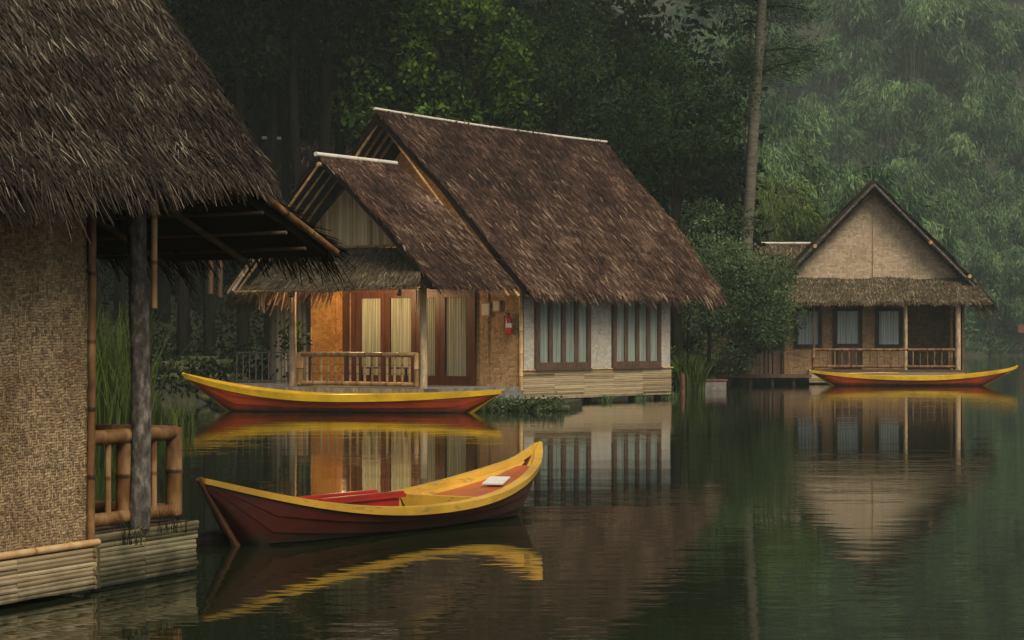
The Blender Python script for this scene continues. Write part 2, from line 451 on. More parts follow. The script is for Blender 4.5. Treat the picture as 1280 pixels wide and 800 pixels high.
def ground_z(x, y):
    x = np.asarray(x, float); y = np.asarray(y, float)
    d = shore_dist(x, y)
    far = np.clip((y - 120) / 60, 0, 1)
    z = np.where(d < 0, np.maximum(d * .5, -1.6), 0)
    land = np.minimum(d, .7) * .6 + np.clip(d - .7, 0, 6) * .10 + np.clip(d - 6.7, 0, 14) * .34 + np.clip(d - 20, 0, 90) * .52
    land += far * np.minimum(np.maximum(d, 0), 1.5) * .6
    land += np.clip(d, 0, 3) / 3 * (.12 * np.sin(x * 1.3) * np.cos(y * 1.1) + .08 * np.sin(x * 3.1 + y * 2.3))
    return np.where(d > 0, land, z)

def grid_axis(lo, hi, dense_lo, dense_hi, fine, coarse):
    a = list(np.arange(lo, dense_lo, coarse)) + list(np.arange(dense_lo, dense_hi, fine)) + list(np.arange(dense_hi, hi + .1, coarse))
    return np.array(a)
gx = grid_axis(-260, 320, -20, 50, .6, 9)
gy = grid_axis(-60, 420, 20, 110, .6, 6)
GX, GY = np.meshgrid(gx, gy)
GZ = ground_z(GX, GY)
nx, ny = len(gx), len(gy)
vv = np.stack([GX, GY, GZ], -1).reshape(-1, 3)
ii = (np.arange(ny - 1)[:, None] * nx + np.arange(nx - 1)[None, :]).ravel()
fc = np.stack([ii, ii + 1, ii + 1 + nx, ii + nx], 1)
ter = raw_mesh('hillside', vv, fc.ravel(), np.arange(0, 4 * len(fc), 4), None, M['soil'], smooth=True)
tag(ter, 'dark wooded hillside and lake bed', kind='structure')
wat = MB().add([(-260, -60, 0), (320, -60, 0), (320, 420, 0), (-260, 420, 0)], [(0, 1, 2, 3)]).build('lake_water', M['water'], tone=False)
tag(wat, 'still dark green lake water', kind='structure')

# ------------------------------------------------------------------ thatch
def thatch(name, parent, A, B, Cc, D, n, L, wd, mat, bulge=.12, thick=.14, fringe=None, rake=(1, 1), seed=0, liftk=.16, tonebias=0.0, fl=1.3, rk=70, jt=.20):
    """A ridge near, B ridge far, Cc eave far, D eave near. One mesh: a slab with strands laid down its slope"""
    r = np.random.default_rng(seed + 11)
    A, B, Cc, D = (np.asarray(q, float) for q in (A, B, Cc, D))
    def pos(s, v):
        s = s[:, None]; v = v[:, None]
        return (1 - v) * (A + (B - A) * s) + v * (D + (Cc - D) * s)
    nn = np.cross(B - A, D - A)
    if nn[2] < 0: nn = -nn
    nn = nn / np.linalg.norm(nn)
    def surf(s, v):
        p = pos(s, v)
        lf = lowfreq(p, 1.1, seed) * .055 + lowfreq(p, 4.5, seed + 2) * .014
        return p + nn * (bulge * np.sin(np.pi * np.clip(v, 0, 1))[:, None] + lf[:, None])
    # slab
    ns, nv = 28, 14
    S, Vv = np.meshgrid(np.linspace(0, 1, ns), np.linspace(0, 1, nv))
    top = surf(S.ravel(), Vv.ravel()); bot = top - nn * thick
    V = np.concatenate([top, bot]); k = ns * nv
    fs = []
    for j in range(nv - 1):
        for i in range(ns - 1):
            a = j * ns + i
            fs.append((a, a + 1, a + 1 + ns, a + ns)); fs.append((k + a, k + a + ns, k + a + 1 + ns, k + a + 1))
    for i in range(ns - 1):
        fs.append((i, k + i, k + i + 1, i + 1)); q = (nv - 1) * ns + i; fs.append((q, q + 1, k + q + 1, k + q))
    for j in range(nv - 1):
        a = j * ns; fs.append((a, a + ns, k + a + ns, k + a)); b = a + ns - 1; fs.append((b, k + b, k + b + ns, b + ns))
    # strands
    slopelen = np.linalg.norm(D - A); width = np.linalg.norm(B - A)
    ne = int((fringe if fringe is not None else 90) * max(np.linalg.norm(Cc - D), .5))
    nr = int(rk * slopelen)
    s = [r.uniform(-.004, 1.004, n)]; v = [r.uniform(-.02, .985, n)]; kind = [np.zeros(n)]
    s.append(r.uniform(0, 1, ne)); v.append(1 - r.beta(1, 3, ne) * .06); kind.append(np.ones(ne))
    for e, on in ((0, rake[0]), (1, rake[1])):
        if on:
            s.append(np.full(nr, float(e)) + (r.uniform(0, .012, nr) if e == 0 else -r.uniform(0, .012, nr)))
            v.append(r.uniform(0, 1, nr)); kind.append(np.full(nr, 2.0 if e == 0 else 3.0))
    s = np.concatenate(s); v = np.concatenate(v); kind = np.concatenate(kind); N = len(s)
    p = surf(s, v)
    down = nrm((D - A) * (1 - s[:, None]) + (Cc - B) * s[:, None])
    lat = nrm((B - A)[None])[0]
    lf2 = lowfreq(p, 3.0, seed + 3)
    j = r.normal(0, jt, N) + .16 * lf2
    d = down + lat * j[:, None] + nn * r.uniform(-.02, liftk, N)[:, None]
    fm = kind == 1
    d[fm] += np.array([0, 0, -1.0]) * r.uniform(.1, .8, fm.sum())[:, None]
    d[kind == 2] -= lat * r.uniform(.05, .45, (kind == 2).sum())[:, None]
    d[kind == 3] += lat * r.uniform(.05, .45, (kind == 3).sum())[:, None]
    d = nrm(d)
    ln = L * r.uniform(.5, 1.35, N)
    ln = np.where(fm, ln * fl * (1 + .45 * lowfreq(p, 5.0, seed + 9) + .25 * lowfreq(p, 17.0, seed + 8)), ln)
    side = nrm(np.cross(d, nn[None]) + nn * r.normal(0, .35, N)[:, None])
    ww = wd * r.uniform(.5, 1.3, N)
    base = p + nn * r.uniform(-.005, .035, N)[:, None]
    mid = base + d * (ln * .55)[:, None] + nn * (ln * .03)[:, None]
    tip = base + d * ln[:, None] + np.array([0, 0, -1.0]) * (ln * r.uniform(0, .12, N))[:, None]
    V4 = np.stack([base - side * ww[:, None] * .5, base + side * ww[:, None] * .5, tip + side * ww[:, None] * .2, tip - side * ww[:, None] * .2], 1)
    tone = np.clip(r.beta(1.3, 1.9, N) + .13 * lowfreq(p, 1.1, seed + 5) + .12 * lowfreq(p @ np.diag([2.2, 2.2, .5]), 2.2, seed + 6) + .1 * lf2 + tonebias, 0, 1)
    cr = v * slopelen / .42 + .35 * lowfreq(p, 1.2, seed + 21)
    tone = np.clip(tone + ((cr % 1) - .5) * .22 * (kind == 0), 0, 1)
    hot = r.uniform(size=N) < .009
    tone[hot] = r.uniform(.8, 1, hot.sum())
    o_v, lo, st, tt, tn = quads(V4, tone)
    slab_l = np.array([i for f in fs for i in f])
    allv = np.concatenate([V, o_v]); alll = np.concatenate([slab_l, lo + len(V)])
    starts = np.concatenate([np.arange(0, 4 * len(fs), 4), st + 4 * len(fs)])
    return raw_mesh(name, allv, alll, starts, None, mat, parent, np.concatenate([np.full(len(V), .08), tn]))

def slats(y0, y1, z0, z1, x, n, mat, name, parent, axis='y', seams=(), seed=0, sag=.0, depth=.018, over=.01):
    """horizontal split-bamboo cladding in one mesh, face at x (or y), running along `axis`"""
    r = np.random.default_rng(seed)
    m = MB(); h = (z1 - z0) / n
    cuts = [y0] + list(seams) + [y1]
    for i in range(n):
        for a, b in zip(cuts[:-1], cuts[1:]):
            zz = z0 + h * i; dz = r.normal(0, h * .03); off = r.uniform(0, .012); tl = r.normal(0, h * .06)
            tone = np.clip(r.normal(.52, .2), .05, .98)
            ea = a - (r.uniform(0, over) if a == y0 else -.002); eb = b + (r.uniform(0, over) if b == y1 else -.002)
            # half round profile
            prof = [(0, 0), (depth * .8, h * .06), (depth, h * .5), (depth * .85, h * .9), (0, h * .985)]
            vs = []
            nseg = 6
            for q in range(nseg + 1):
                t = q / nseg; yy = ea + (eb - ea) * t
                wig = tl * (t - .5) - sag * 4 * t * (1 - t) * 0 + r.normal(0, h * .02)
                for (px_, pz) in prof:
                    X = x + off + px_
                    vs.append((X, yy, zz + dz + pz + wig) if axis == 'y' else (yy, -(X), zz + dz + pz + wig))
            fs = []
            k = len(prof)
            for q in range(nseg):
                for e in range(k - 1):
                    fs.append((q * k + e, (q + 1) * k + e, (q + 1) * k + e + 1, q * k + e + 1))
            fs.append(tuple(range(k))); fs.append(tuple(nseg * k + e for e in range(k))[::-1])
            m.add(vs, fs, tone)
    # dark backing
    if axis == 'y': m.box((x - .03, y0, z0), (x + .004, y1, z1), .0)
    else: m.box((y0, -x - .004, z0), (y1, -x + .03, z1), .0)
    return m.build(name, mat, parent)

def vstrips(pts_fn, x0, x1, step, y, mat, name, parent, seed=0, facing=-1, d=.02):
    """vertical strips between z0(x) and z1(x) at plane y, one mesh"""
    r = np.random.default_rng(seed); m = MB(); x = x0
    while x < x1 - .01:
        wv = step * r.uniform(.8, 1.2); xe = min(x + wv, x1)
        a0, b0 = pts_fn(x + .002); a1, b1 = pts_fn(xe - .002)
        off = r.uniform(0, .012); t = np.clip(r.normal(.5, .22), 0, 1)
        ya, yb = y, y + facing * (d + off)
        vs = [(x + .002, ya, a0), (xe - .002, ya, a1), (xe - .002, ya, b1), (x + .002, ya, b0),
              (x + .004, yb, a0), (xe - .004, yb, a1), (xe - .004, yb, b1), (x + .004, yb, b0)]
        m.add(vs, [(0, 1, 2, 3), (4, 7, 6, 5), (0, 4, 5, 1), (1, 5, 6, 2), (2, 6, 7, 3), (3, 7, 4, 0)], t)
        x = xe
    return m.build(name, mat, parent)

def curtain(parent, a, b, z0, z1, axis, pos, mat, seed=0, amp=.02, name='curtain'):
    r = np.random.default_rng(seed); n = 60
    t = np.linspace(0, 1, n); u = a + (b - a) * t
    ph = np.cumsum(r.uniform(.35, 1.3, n)); dd = pos + amp * .5 * np.sin(ph)
    vs = []
    for k, z in enumerate((z0, (z0 + z1) / 2, z1)):
        for uu, q in zip(u, dd):
            vs.append((uu, q, z) if axis == 'x' else (q, uu, z))
    fs = [(j * n + i, j * n + i + 1, (j + 1) * n + i + 1, (j + 1) * n + i) for j in range(2) for i in range(n - 1)]
    return MB().add(vs, fs).build(name, mat, parent, smooth=True, tone=False)

def window(parent, a, b, z0, z1, axis, face, out, panes, cmat, wmat, name='window', fr=.09, seed=0, sill=0.0, botrail=None):
    """window or door in the plane axis ('x': spans x at y=face, 'y': spans y at x=face); out=+1/-1 outward direction"""
    m = MB(); d0, d1 = face + out * .003, face + out * .075
    br = fr if botrail is None else botrail
    def bx(u0, u1, q0, q1, e0=d0, e1=d1):
        lo, hi = min(e0, e1), max(e0, e1)
        if axis == 'x': m.box((u0, lo, q0), (u1, hi, q1))
        else: m.box((lo, u0, q0), (hi, u1, q1))
    bx(a, a + fr, z0, z1); bx(b - fr, b, z0, z1); bx(a + fr, b - fr, z1 - fr, z1); bx(a + fr, b - fr, z0, z0 + br)
    if sill:
        bx(a - .03, b + .03, z0 - .04, z0 - .002, d0, face + out * (.075 + sill))
    n = panes; gap = fr * 1.05; inner = (b - a - 2 * fr - (n - 1) * gap) / n
    xs = []
    for i in range(n):
        u0 = a + fr + i * (inner + gap); xs.append((u0, u0 + inner))
        if i < n - 1: bx(u0 + inner, u0 + inner + gap, z0 + br, z1 - fr, d0, face + out * .068)
    w_ = m.build(name, wmat, parent, tone=False)
    for i, (u0, u1) in enumerate(xs):
        g = MB()
        if axis == 'x': g.box((u0 + .001, face + out * .050, z0 + br + .001), (u1 - .001, face + out * .054, z1 - fr - .001))
        else: g.box((min(face + out * .050, face + out * .054), u0 + .001, z0 + br + .001), (max(face + out * .050, face + out * .054), u1 - .001, z1 - fr - .001))
        g.build('pane', M['glass'], w_, tone=False)
        curtain(w_, u0 + .002, u1 - .002, z0 + br + .002, z1 - fr - .002, axis, face + out * .024, cmat, seed + i)
    return w_

def railing(parent, p0, p1, z0, z1, r, nb, rb, mat, matb, zigzag=False, posts=(True, True), rp=None, name='railing', skip=()):
    """bamboo railing between local ground points p0,p1 (x,y)"""
    p0 = np.array(p0, float); p1 = np.array(p1, float); rp = rp or r * 1.1
    m = MB()
    m.bamboo((*p0, z1), (*p1, z1), r, 12, .5)
    m.bamboo((*p0, z0), (*p1, z0), r * .9, 12, .45)
    o = m.build(name, mat, parent, smooth=True)
    for k, on in enumerate(posts):
        if on:
            q = p0 if k == 0 else p1
            MB().bamboo((*q, z0 - r * .6), (*q, z1 + r * .7), rp, 12, .33).build('rail_post', mat, o, smooth=True)
    base = None
    for i in range(nb):
        if i in skip: continue
        t = (i + 1) / (nb + 1) if not isinstance(zigzag, (list, tuple)) else zigzag[i]
        q = p0 + (p1 - p0) * t
        MB().bamboo((*q, z0 + r * .5), (*q, z1 - r * .5), rb, 8, .22, tone=RNG.uniform(.35, .75)).build('baluster', matb, o, smooth=True)
    return o

def poles(parent, plist, r, mat, name='rafter', seg=8):
    for a, b in plist:
        MB().bamboo(a, b, r, seg, .5, tone=RNG.uniform(.3, .7)).build(name, mat, parent, smooth=True)

# ------------------------------------------------------------------ LEFT HUT (close, cut by the frame)
TH = 24
lh = empty('thatched_hut', (-2.53, 12.85, 0), -R(TH), 'close thatched hut with a grey-brown woven bamboo wall, cut off by the left edge', 'hut')
MB().box((-3.9, -5, .27), (0, 0, 2.75)).build('wall', M['weave_near'], lh, tone=False)
m = MB(); m.bamboo((.03, .0, .28), (.03, .02, 2.7), .024, 10, .42, tone=.45); m.build('corner_pole', M['bamboo_brown'], lh, smooth=True)
m = MB(); m.bamboo((.045, -5, .295), (.045, .05, .295), .022, 10, .6, tone=.6); m.build('wall_sill', M['bamboo'], lh, smooth=True)
slats(-5, 0.0, .03, .268, .06, 9, M['slat'], 'bamboo_skirt', lh, seams=(-3.1, -1.9, -.78), seed=3)
# end face of the projecting skirt
slats(-3.6, -.0, .03, .268, 0, 9, M['slat'], 'skirt_end', lh, axis='x', seed=5).location = (.095, -.03, 0)
# veranda deck
dk = MB(); dk.box((-3.2, .04, .30), (.0, 1.2, .335)); dk = dk.build('veranda_deck', M['wood_brown'], lh, tone=False)
slats(.04, 1.2, .015, .335, -.02, 11, M['slat_grey'], 'deck_skirt', dk, seams=(.62,), seed=8, over=.03)
rl = railing(lh, (-.10, .05), (-.10, 1.10), .405, .905, .047, 3, .019, M['bamboo_brown'], M['bamboo_brown'], zigzag=(.12, .30, .78), posts=(False, True), rp=.052)
MB().bamboo((-.125, .575, .37), (-.125, .575, .94), .052, 12, .28).build('rail_post', M['bamboo_brown'], rl, smooth=True)
railing(lh, (-.16, 1.12), (-2.9, 1.12), .405, .905, .045, 8, .019, M['bamboo_brown'], M['bamboo_brown'], posts=(False, False), name='end_railing')
pts = [(-.035 + .012 * math.sin(t * 5), .60 + .01 * math.sin(t * 3 + 1), .33 + t * 2.15) for t in np.linspace(0, 1, 14)]
MB().path(pts, [.066 - .008 * t + .003 * math.sin(t * 23) for t in np.linspace(0, 1, 14)], 16).build('log_post', M['log'], lh, smooth=True, tone=False)
MB().bamboo((.0, .72, 1.70), (.0, .72, 2.55), .02, 10, .3).build('brace_pole', M['bamboo'], lh, smooth=True)
rf = thatch('roof', lh, (-2.4, -6, 6.30), (-2.4, 1.25, 6.30), (.54, 1.25, 2.48), (.54, -6, 2.02), 170000, .10, .0082, M['thatch_grey'], .07, .16, 420, (0, 1), 1, fl=1.8, jt=.42, rk=200)
thatch('back_slope', rf, (-2.4, -6, 6.30), (-2.4, 1.25, 6.30), (-5.4, 1.25, 2.5), (-5.4, -6, 2.5), 2500, .3, .05, M['thatch_grey'], .1, .16, 60, (0, 1), 2)
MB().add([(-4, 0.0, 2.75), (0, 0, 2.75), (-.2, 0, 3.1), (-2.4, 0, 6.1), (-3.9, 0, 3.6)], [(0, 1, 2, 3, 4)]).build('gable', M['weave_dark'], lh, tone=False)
# lower roof beyond the gable, seen from beneath
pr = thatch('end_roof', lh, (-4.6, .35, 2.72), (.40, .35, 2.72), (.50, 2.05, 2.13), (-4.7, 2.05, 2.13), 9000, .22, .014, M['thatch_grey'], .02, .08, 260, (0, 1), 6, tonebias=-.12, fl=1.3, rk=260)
MB().bamboo((.50, 1.15, 2.44), (.54, 2.1, 2.09), .024, 10, .35, tone=.6).build('edge_pole', M['bamboo_brown'], pr, smooth=True)
poles(pr, [((x, .3, 2.58), (x + .05, 1.9, 2.03)) for x in (-.1, -.75, -1.4, -2.1)], .022, M['dark_pole'])
poles(pr, [((-4, y, 2.69 - (y - .35) * .376 - .1), (.5, y, 2.69 - (y - .35) * .376 - .06)) for y in (.9, 1.2, 1.5, 1.75)], .012, M['dark_pole'], 'batten')
poles(lh, [((-.05, -4.5, 2.52), (-.05, 1.9, 2.44))], .045, M['log_dark'], 'wall_beam')

# ------------------------------------------------------------------ MAIN HUT
MT = 36
mh = empty('thatched_hut', (.224, 50.4, 0), -R(MT), 'large central thatched hut with a gabled veranda porch and orange lit wall', 'hut')
# walls
gw = MB()
gw.add([(-6.5, 0, .2), (0, 0, .2), (0, 0, 2.95), (-3.25, 0, 6.5), (-6.5, 0, 2.95)], [(0, 1, 2, 3, 4)])
gw.add([(-6.5, .09, .2), (0, .09, .2), (0, .09, 2.95), (-3.25, .09, 6.5), (-6.5, .09, 2.95)], [(4, 3, 2, 1, 0)])
gw.build('front_wall', M['weave_tan'], mh, tone=False)
MB().box((-.09, .095, .12), (0, 6.56, 3.0)).build('side_wall', M['weave_white'], mh, tone=False)
MB().box((-6.5, 6.47, .12), (-.095, 6.56, 3.0)).build('back_wall', M['weave_white'], mh, tone=False)
MB().box((-6.5, .095, .12), (-6.41, 6.465, 3.0)).build('far_side_wall', M['weave_white'], mh, tone=False)
m = MB(); m.bamboo((.0, -.02, .12), (.0, -.02, 3.3), .05, 10, .5, tone=.7); m.build('corner_pole', M['bamboo'], mh, smooth=True)
slats(.03, 6.56, .10, .775, .012, 15, M['slat'], 'bamboo_skirt', mh, seams=(1.3, 2.55, 3.9, 5.2), seed=21)
m = MB(); m.bamboo((.05, -.04, .79), (.05, 6.62, .79), .02, 8, .5, tone=.6); m.build('skirt_rail', M['bamboo'], mh, smooth=True)
window(mh, .50, 2.80, .82, 2.62, 'y', 0, 1, 4, M['curtain_blue'], M['wood_brown'], fr=.145, seed=30, sill=.02)
window(mh, 3.80, 6.02, .82, 2.62, 'y', 0, 1, 4, M['curtain_blue'], M['wood_brown'], fr=.145, seed=40, sill=.02)
# doors of the front wall
for k, (a, b) in enumerate([(-4.98, -4.06), (-4.05, -3.10), (-3.09, -2.36), (-2.35, -1.42)]):
    window(mh, a, b, .42, 2.66, 'x', 0, -1, 1, M['curtain'], M['wood_red'], 'sliding_door', .14, 50 + k, botrail=.22)
MB().box((-5.40, -.09, .42), (-5.24, -.004, 2.75)).box((-5.13, -.085, .42), (-4.985, -.004, 2.75)).box((-1.415, -.09, .42), (-1.30, -.004, 2.75)).box((-5.4, -.10, 2.665), (-1.3, -.003, 2.79)).build('door_frame', M['wood_red'], mh, tone=False)
MB().box((-6.48, -.028, .42), (-5.41, -.004, 2.85)).build('orange_panel', M['weave_orange'], mh, tone=False)
poles(mh, [((-5.62, -.05, .95), (-5.62, -.05, 2.55)), ((-6.46, -.05, .42), (-6.46, -.05, 2.8))], .022, M['bamboo'], 'wall_pole')
MB().box((-1.29, -.03, .42), (-.95, -.004, 2.85)).build('wall_strip', M['weave_tan'], mh, tone=False)
# main roof
rf = thatch('roof', mh, (-3.25, -1.39, 6.9), (-3.25, 8.48, 6.86), (.60, 8.30, 2.60), (.60, -.62, 2.62), 100000, .21, .017, M['thatch_red'], .10, .16, 170, (1, 1), 12, fl=1.3, jt=.27, rk=120)
bs = thatch('back_slope', rf, (-3.25, -1.39, 6.9), (-3.25, 8.48, 6.86), (-7.1, 8.30, 2.60), (-7.1, -.62, 2.62), 6000, .34, .04, M['thatch_red'], .06, .14, 60, (1, 1), 13)
MB().bamboo((-3.25, -1.45, 6.98), (-3.25, 8.5, 6.93), .034, 10, .6, bend=-.05).build('ridge_pole', M['bamboo_pale'], rf, smooth=True)
def slope_l(xr, zr, xe, ze, y, off): # rafter line under a left slope
    return ((xr - .05, y, zr - off), (xe, y, ze - off))
poles(rf, [slope_l(-3.25, 6.9, -7.1, 2.62, y, .24) for y in (-1.25, -.95, -.65, -.35)], .035, M['bamboo'])
poles(rf, [((-3.2, y, 6.62), (.5, y, 2.5)) for y in (-1.2, -.8, -.4)], .035, M['bamboo'])
poles(rf, [((-3.25, -1.3, 6.62), (-3.25, .0, 6.62))], .05, M['log_dark'], 'ridge_beam')
# porch
pg = MB().add([(-4.55, -2.85, 3.62), (-.45, -2.85, 3.62), (-2.5, -2.85, 5.32)], [(0, 1, 2)]).build('porch_gable', M['weave_tan'], mh, tone=False)
vstrips(lambda x: (3.62, 3.62 + max(0, (2.05 - abs(x + 2.5)) * .83)), -4.5, -.5, .085, -2.855, M['strip_yellow'], 'gable_strips', pg, 4)
pr = thatch('porch_roof', mh, (-2.5, -4.26, 5.57), (-2.5, -1.5, 5.57), (.30, -.75, 2.75), (.30, -3.68, 2.73), 33000, .21, .017, M['thatch_red'], .10, .14, 170, (1, 1), 14, tonebias=.03, jt=.27, rk=120)
thatch('porch_back_slope', pr, (-2.5, -4.26, 5.57), (-2.5, -1.5, 5.57), (-5.3, -.5, 2.73), (-5.3, -3.82, 2.73), 3000, .33, .03, M['thatch_red'], .05, .10, 60, (1, 0), 15)
MB().bamboo((-2.5, -4.42, 5.66), (-2.5, -1.55, 5.64), .05, 12, .7).build('ridge_pole', M['bamboo_pale'], pr, smooth=True)
MB().bamboo((-2.5, -4.33, 5.44), (-2.5, -2.85, 5.44), .05, 10, .7).build('ridge_beam', M['bamboo'], pr, smooth=True)
poles(pr, [slope_l(-2.5, 5.57, -5.35, 2.72, y, .13) for y in (-4.24, -3.95, -3.62, -3.3)], .03, M['bamboo'])
poles(pr, [((-2.45, y, 5.40), (.2, y + .5, 2.66)) for y in (-4.1, -3.7, -3.3)], .03, M['bamboo'])
poles(pr, [((-5.3, y, 2.75 + .0), (-2.6, y, 5.47)) for y in ()], .02, M['bamboo'])
# lean-to strip of thatch under the porch gable
lt = thatch('pent_roof', mh, (-4.75, -2.87, 3.62), (-.45, -2.87, 3.62), (.05, -3.92, 2.72), (-5.35, -3.92, 2.70), 16000, .16, .02, M['thatch_olive'], .07, .10, 140, (1, 0), 16, fl=.9)
MB().bamboo((-5.4, -3.95, 2.62), (.05, -3.95, 2.64), .03, 10, .5).build('eave_pole', M['bamboo'], lt, smooth=True)
MB().bamboo((-4.6, -2.93, 3.64), (-.4, -2.93, 3.64), .03, 10, .5).build('top_pole', M['bamboo'], lt, smooth=True)
poles(lt, [((-5.42, -3.98, 2.66), (-4.25, -3.98, 4.0))], .045, M['bamboo_pale'], 'edge_pole')
poles(lt, [((-5.35, -3.2, 3.35), (-3.9, -3.2, 3.42))], .03, M['bamboo'], 'edge_pole')
# posts
for (x, mt) in ((-4.44, 'log_pale'), (-.55, 'log_pale')):
    pts = [(x + .01 * math.sin(t * 7), -3.0, .3 + t * 2.6) for t in np.linspace(0, 1, 10)]
    MB().path(pts, [.09 - .012 * t for t in np.linspace(0, 1, 10)], 14).build('porch_post', M[mt], mh, smooth=True, tone=False)
MB().bamboo((-4.9, -3.0, 2.78), (.1, -3.0, 2.78), .06, 10, .5).build('porch_beam', M['log_dark'], mh, smooth=True, tone=False)
MB().bamboo((-.55, -3.0, 2.7), (-.1, -.1, 2.7), .05, 10, .5).build('porch_beam', M['log_dark'], mh, smooth=True, tone=False)
# deck
dk = MB().box((-4.55, -3.12, .33), (-.02, -.005, .415)).build('porch_deck', M['concrete'], mh, tone=False)
MB().box((-4.55, -3.16, .12), (-.45, -3.125, .405)).build('deck_front', M['log_pale'], dk, tone=False)
MB().box((-.40, -2.4, .10), (.12, -.1, .328)).build('deck_step', M['concrete'], dk, tone=False)
for x in (-4.3, -2.4, -.6):
    MB().bamboo((x, -2.9, -.6), (x, -2.9, .32), .07, 8, .4).build('stilt', M['log_dark'], dk, smooth=True, tone=False)
for y in (1.2, 3.2, 5.2, 6.4):
    MB().bamboo((-.3, y, -.9), (-.3, y, .3), .09, 8, .4).build('stilt', M['log_dark'], mh, smooth=True, tone=False)
railing(mh, (-4.22, -3.0), (-.72, -3.0), .50, 1.17, .055, 15, .031, M['bamboo'], M['bamboo'], rp=.08)
# grey strip annex on the left
MB().box((-8.15, .3, .3), (-6.55, 2.4, 2.5)).build('annex_wall', M['wood_dark'], mh, tone=False)
vstrips(lambda x: (.35, 2.62), -8.15, -6.52, .075, .29, M['strip_grey'], 'annex_strips', mh, 9)
thatch('annex_roof', mh, (-6.2, -.9, 3.1), (-6.2, 2.8, 3.1), (-8.5, 2.8, 2.45), (-8.5, -.9, 2.45), 4500, .3, .028, M['thatch_olive'], .03, .1, 110, (1, 1), 17, tonebias=-.1)

# ------------------------------------------------------------------ FAR HUT
fh = empty('thatched_hut', (12.47, 74.5, 0), -R(8), 'far thatched hut with a pale woven triangular gable facing the lake', 'hut')
MB().add([(-3.15, -.01, 3.6), (3.15, -.01, 3.6), (0, -.01, 6.62)], [(0, 1, 2)]).build('gable', M['weave_gable'], fh, tone=False)
MB().box((-3.3, -.06, 3.56), (3.3, -.015, 3.64)).box((-.03, -.05, 3.65), (.03, -.012, 6.5)).build('gable_trim', M['log_pale'], fh, tone=False)
MB().box((-2.98, 0, .3), (1.03, .09, 3.55)).build('front_wall', M['weave_tan'], fh, tone=False)
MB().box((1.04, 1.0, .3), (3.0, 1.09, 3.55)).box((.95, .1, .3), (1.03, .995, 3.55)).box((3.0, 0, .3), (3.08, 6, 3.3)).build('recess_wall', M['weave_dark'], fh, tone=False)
MB().box((-3.06, .0, .3), (-2.985, 6, 3.3)).build('side_wall', M['weave_tan'], fh, tone=False)
rf = thatch('roof', fh, (0, -.62, 6.95), (0, 7.6, 6.9), (3.95, 7.4, 2.85), (3.95, -.55, 2.83), 9000, .34, .035, M['thatch_olive'], .05, .14, 90, (1, 1), 31, tonebias=-.1)
thatch('left_slope', rf, (0, -.62, 6.95), (0, 7.6, 6.9), (-3.95, 7.4, 2.85), (-3.95, -.55, 2.83), 12000, .34, .035, M['thatch_olive'], .05, .14, 90, (1, 1), 32, tonebias=-.1)
for s in (-1, 1):
    MB().bamboo((0, -.68, 6.80), (s * 3.95, -.62, 2.72), .05, 8, .6).build('barge_pole', M['log'], rf, smooth=True)
    MB().bamboo((0, -.45, 6.62), (s * 3.75, -.42, 2.80), .045, 8, .6, tone=.2).build('barge_pole', M['dark_pole'], rf, smooth=True)
    for (q, zz) in ((2.0, 4.72), (3.3, 3.72)) if s < 0 else ((1.9, 4.82), (3.2, 3.66)):
        MB().bamboo((s * q, -.8, zz), (s * q, .3, zz), .07, 8, .6).build('purlin_end', M['bamboo'], rf, smooth=True)
lt = thatch('pent_roof', fh, (-3.3, -.05, 3.62), (3.3, -.05, 3.62), (3.75, -1.45, 2.82), (-3.75, -1.45, 2.82), 15000, .17, .03, M['thatch_olive'], .05, .10, 120, (1, 1), 33, fl=1.3)
MB().bamboo((-3.7, -1.4, 2.72), (3.75, -1.4, 2.74), .04, 8, .5).build('eave_pole', M['bamboo'], lt, smooth=True)
window(fh, -2.72, -1.76, 1.22, 2.62, 'x', 0, -1, 1, M['curtain_white'], M['wood_dark'], fr=.13, seed=70)
window(fh, .06, 1.00, 1.22, 2.62, 'x', 0, -1, 1, M['curtain_white'], M['wood_dark'], fr=.13, seed=72)
dr = window(fh, -1.38, -.38, .52, 2.64, 'x', 0, -1, 1, M['curtain_white'], M['wood_dark'], 'door', .14, 74, botrail=.85)
MB().box((-1.2, -.085, .62), (-.56, -.077, 1.25)).build('door_panel', M['wood_brown'], dr, tone=False)
for x, rr, mt in ((1.04, .065, 'log_pale'), (2.78, .1, 'log_pale'), (-2.05, .05, 'log_dark')):
    MB().path([(x, -1.15, .2), (x + .01, -1.15, 1.5), (x, -1.15, 2.85)], [rr, rr * .95, rr * .9], 10).build('porch_post', M[mt], fh, smooth=True, tone=False)
MB().bamboo((2.62, -.1, .4), (2.62, -.1, 2.8), .06, 8, .5).build('corner_pole', M['bamboo_brown'], fh, smooth=True)
dk = MB().box((-2.2, -1.3, .40), (3.0, 1.0, .49)).build('porch_deck', M['wood_brown'], fh, tone=False)
slats(-2.2, 3.0, .05, .40, 1.30, 5, M['slat'], 'deck_skirt', dk, axis='x', seed=35)
railing(fh, (-2.05, -1.17), (2.72, -1.17), .60, 1.17, .05, 19, .022, M['bamboo_brown'], M['bamboo_brown'], rp=.06)

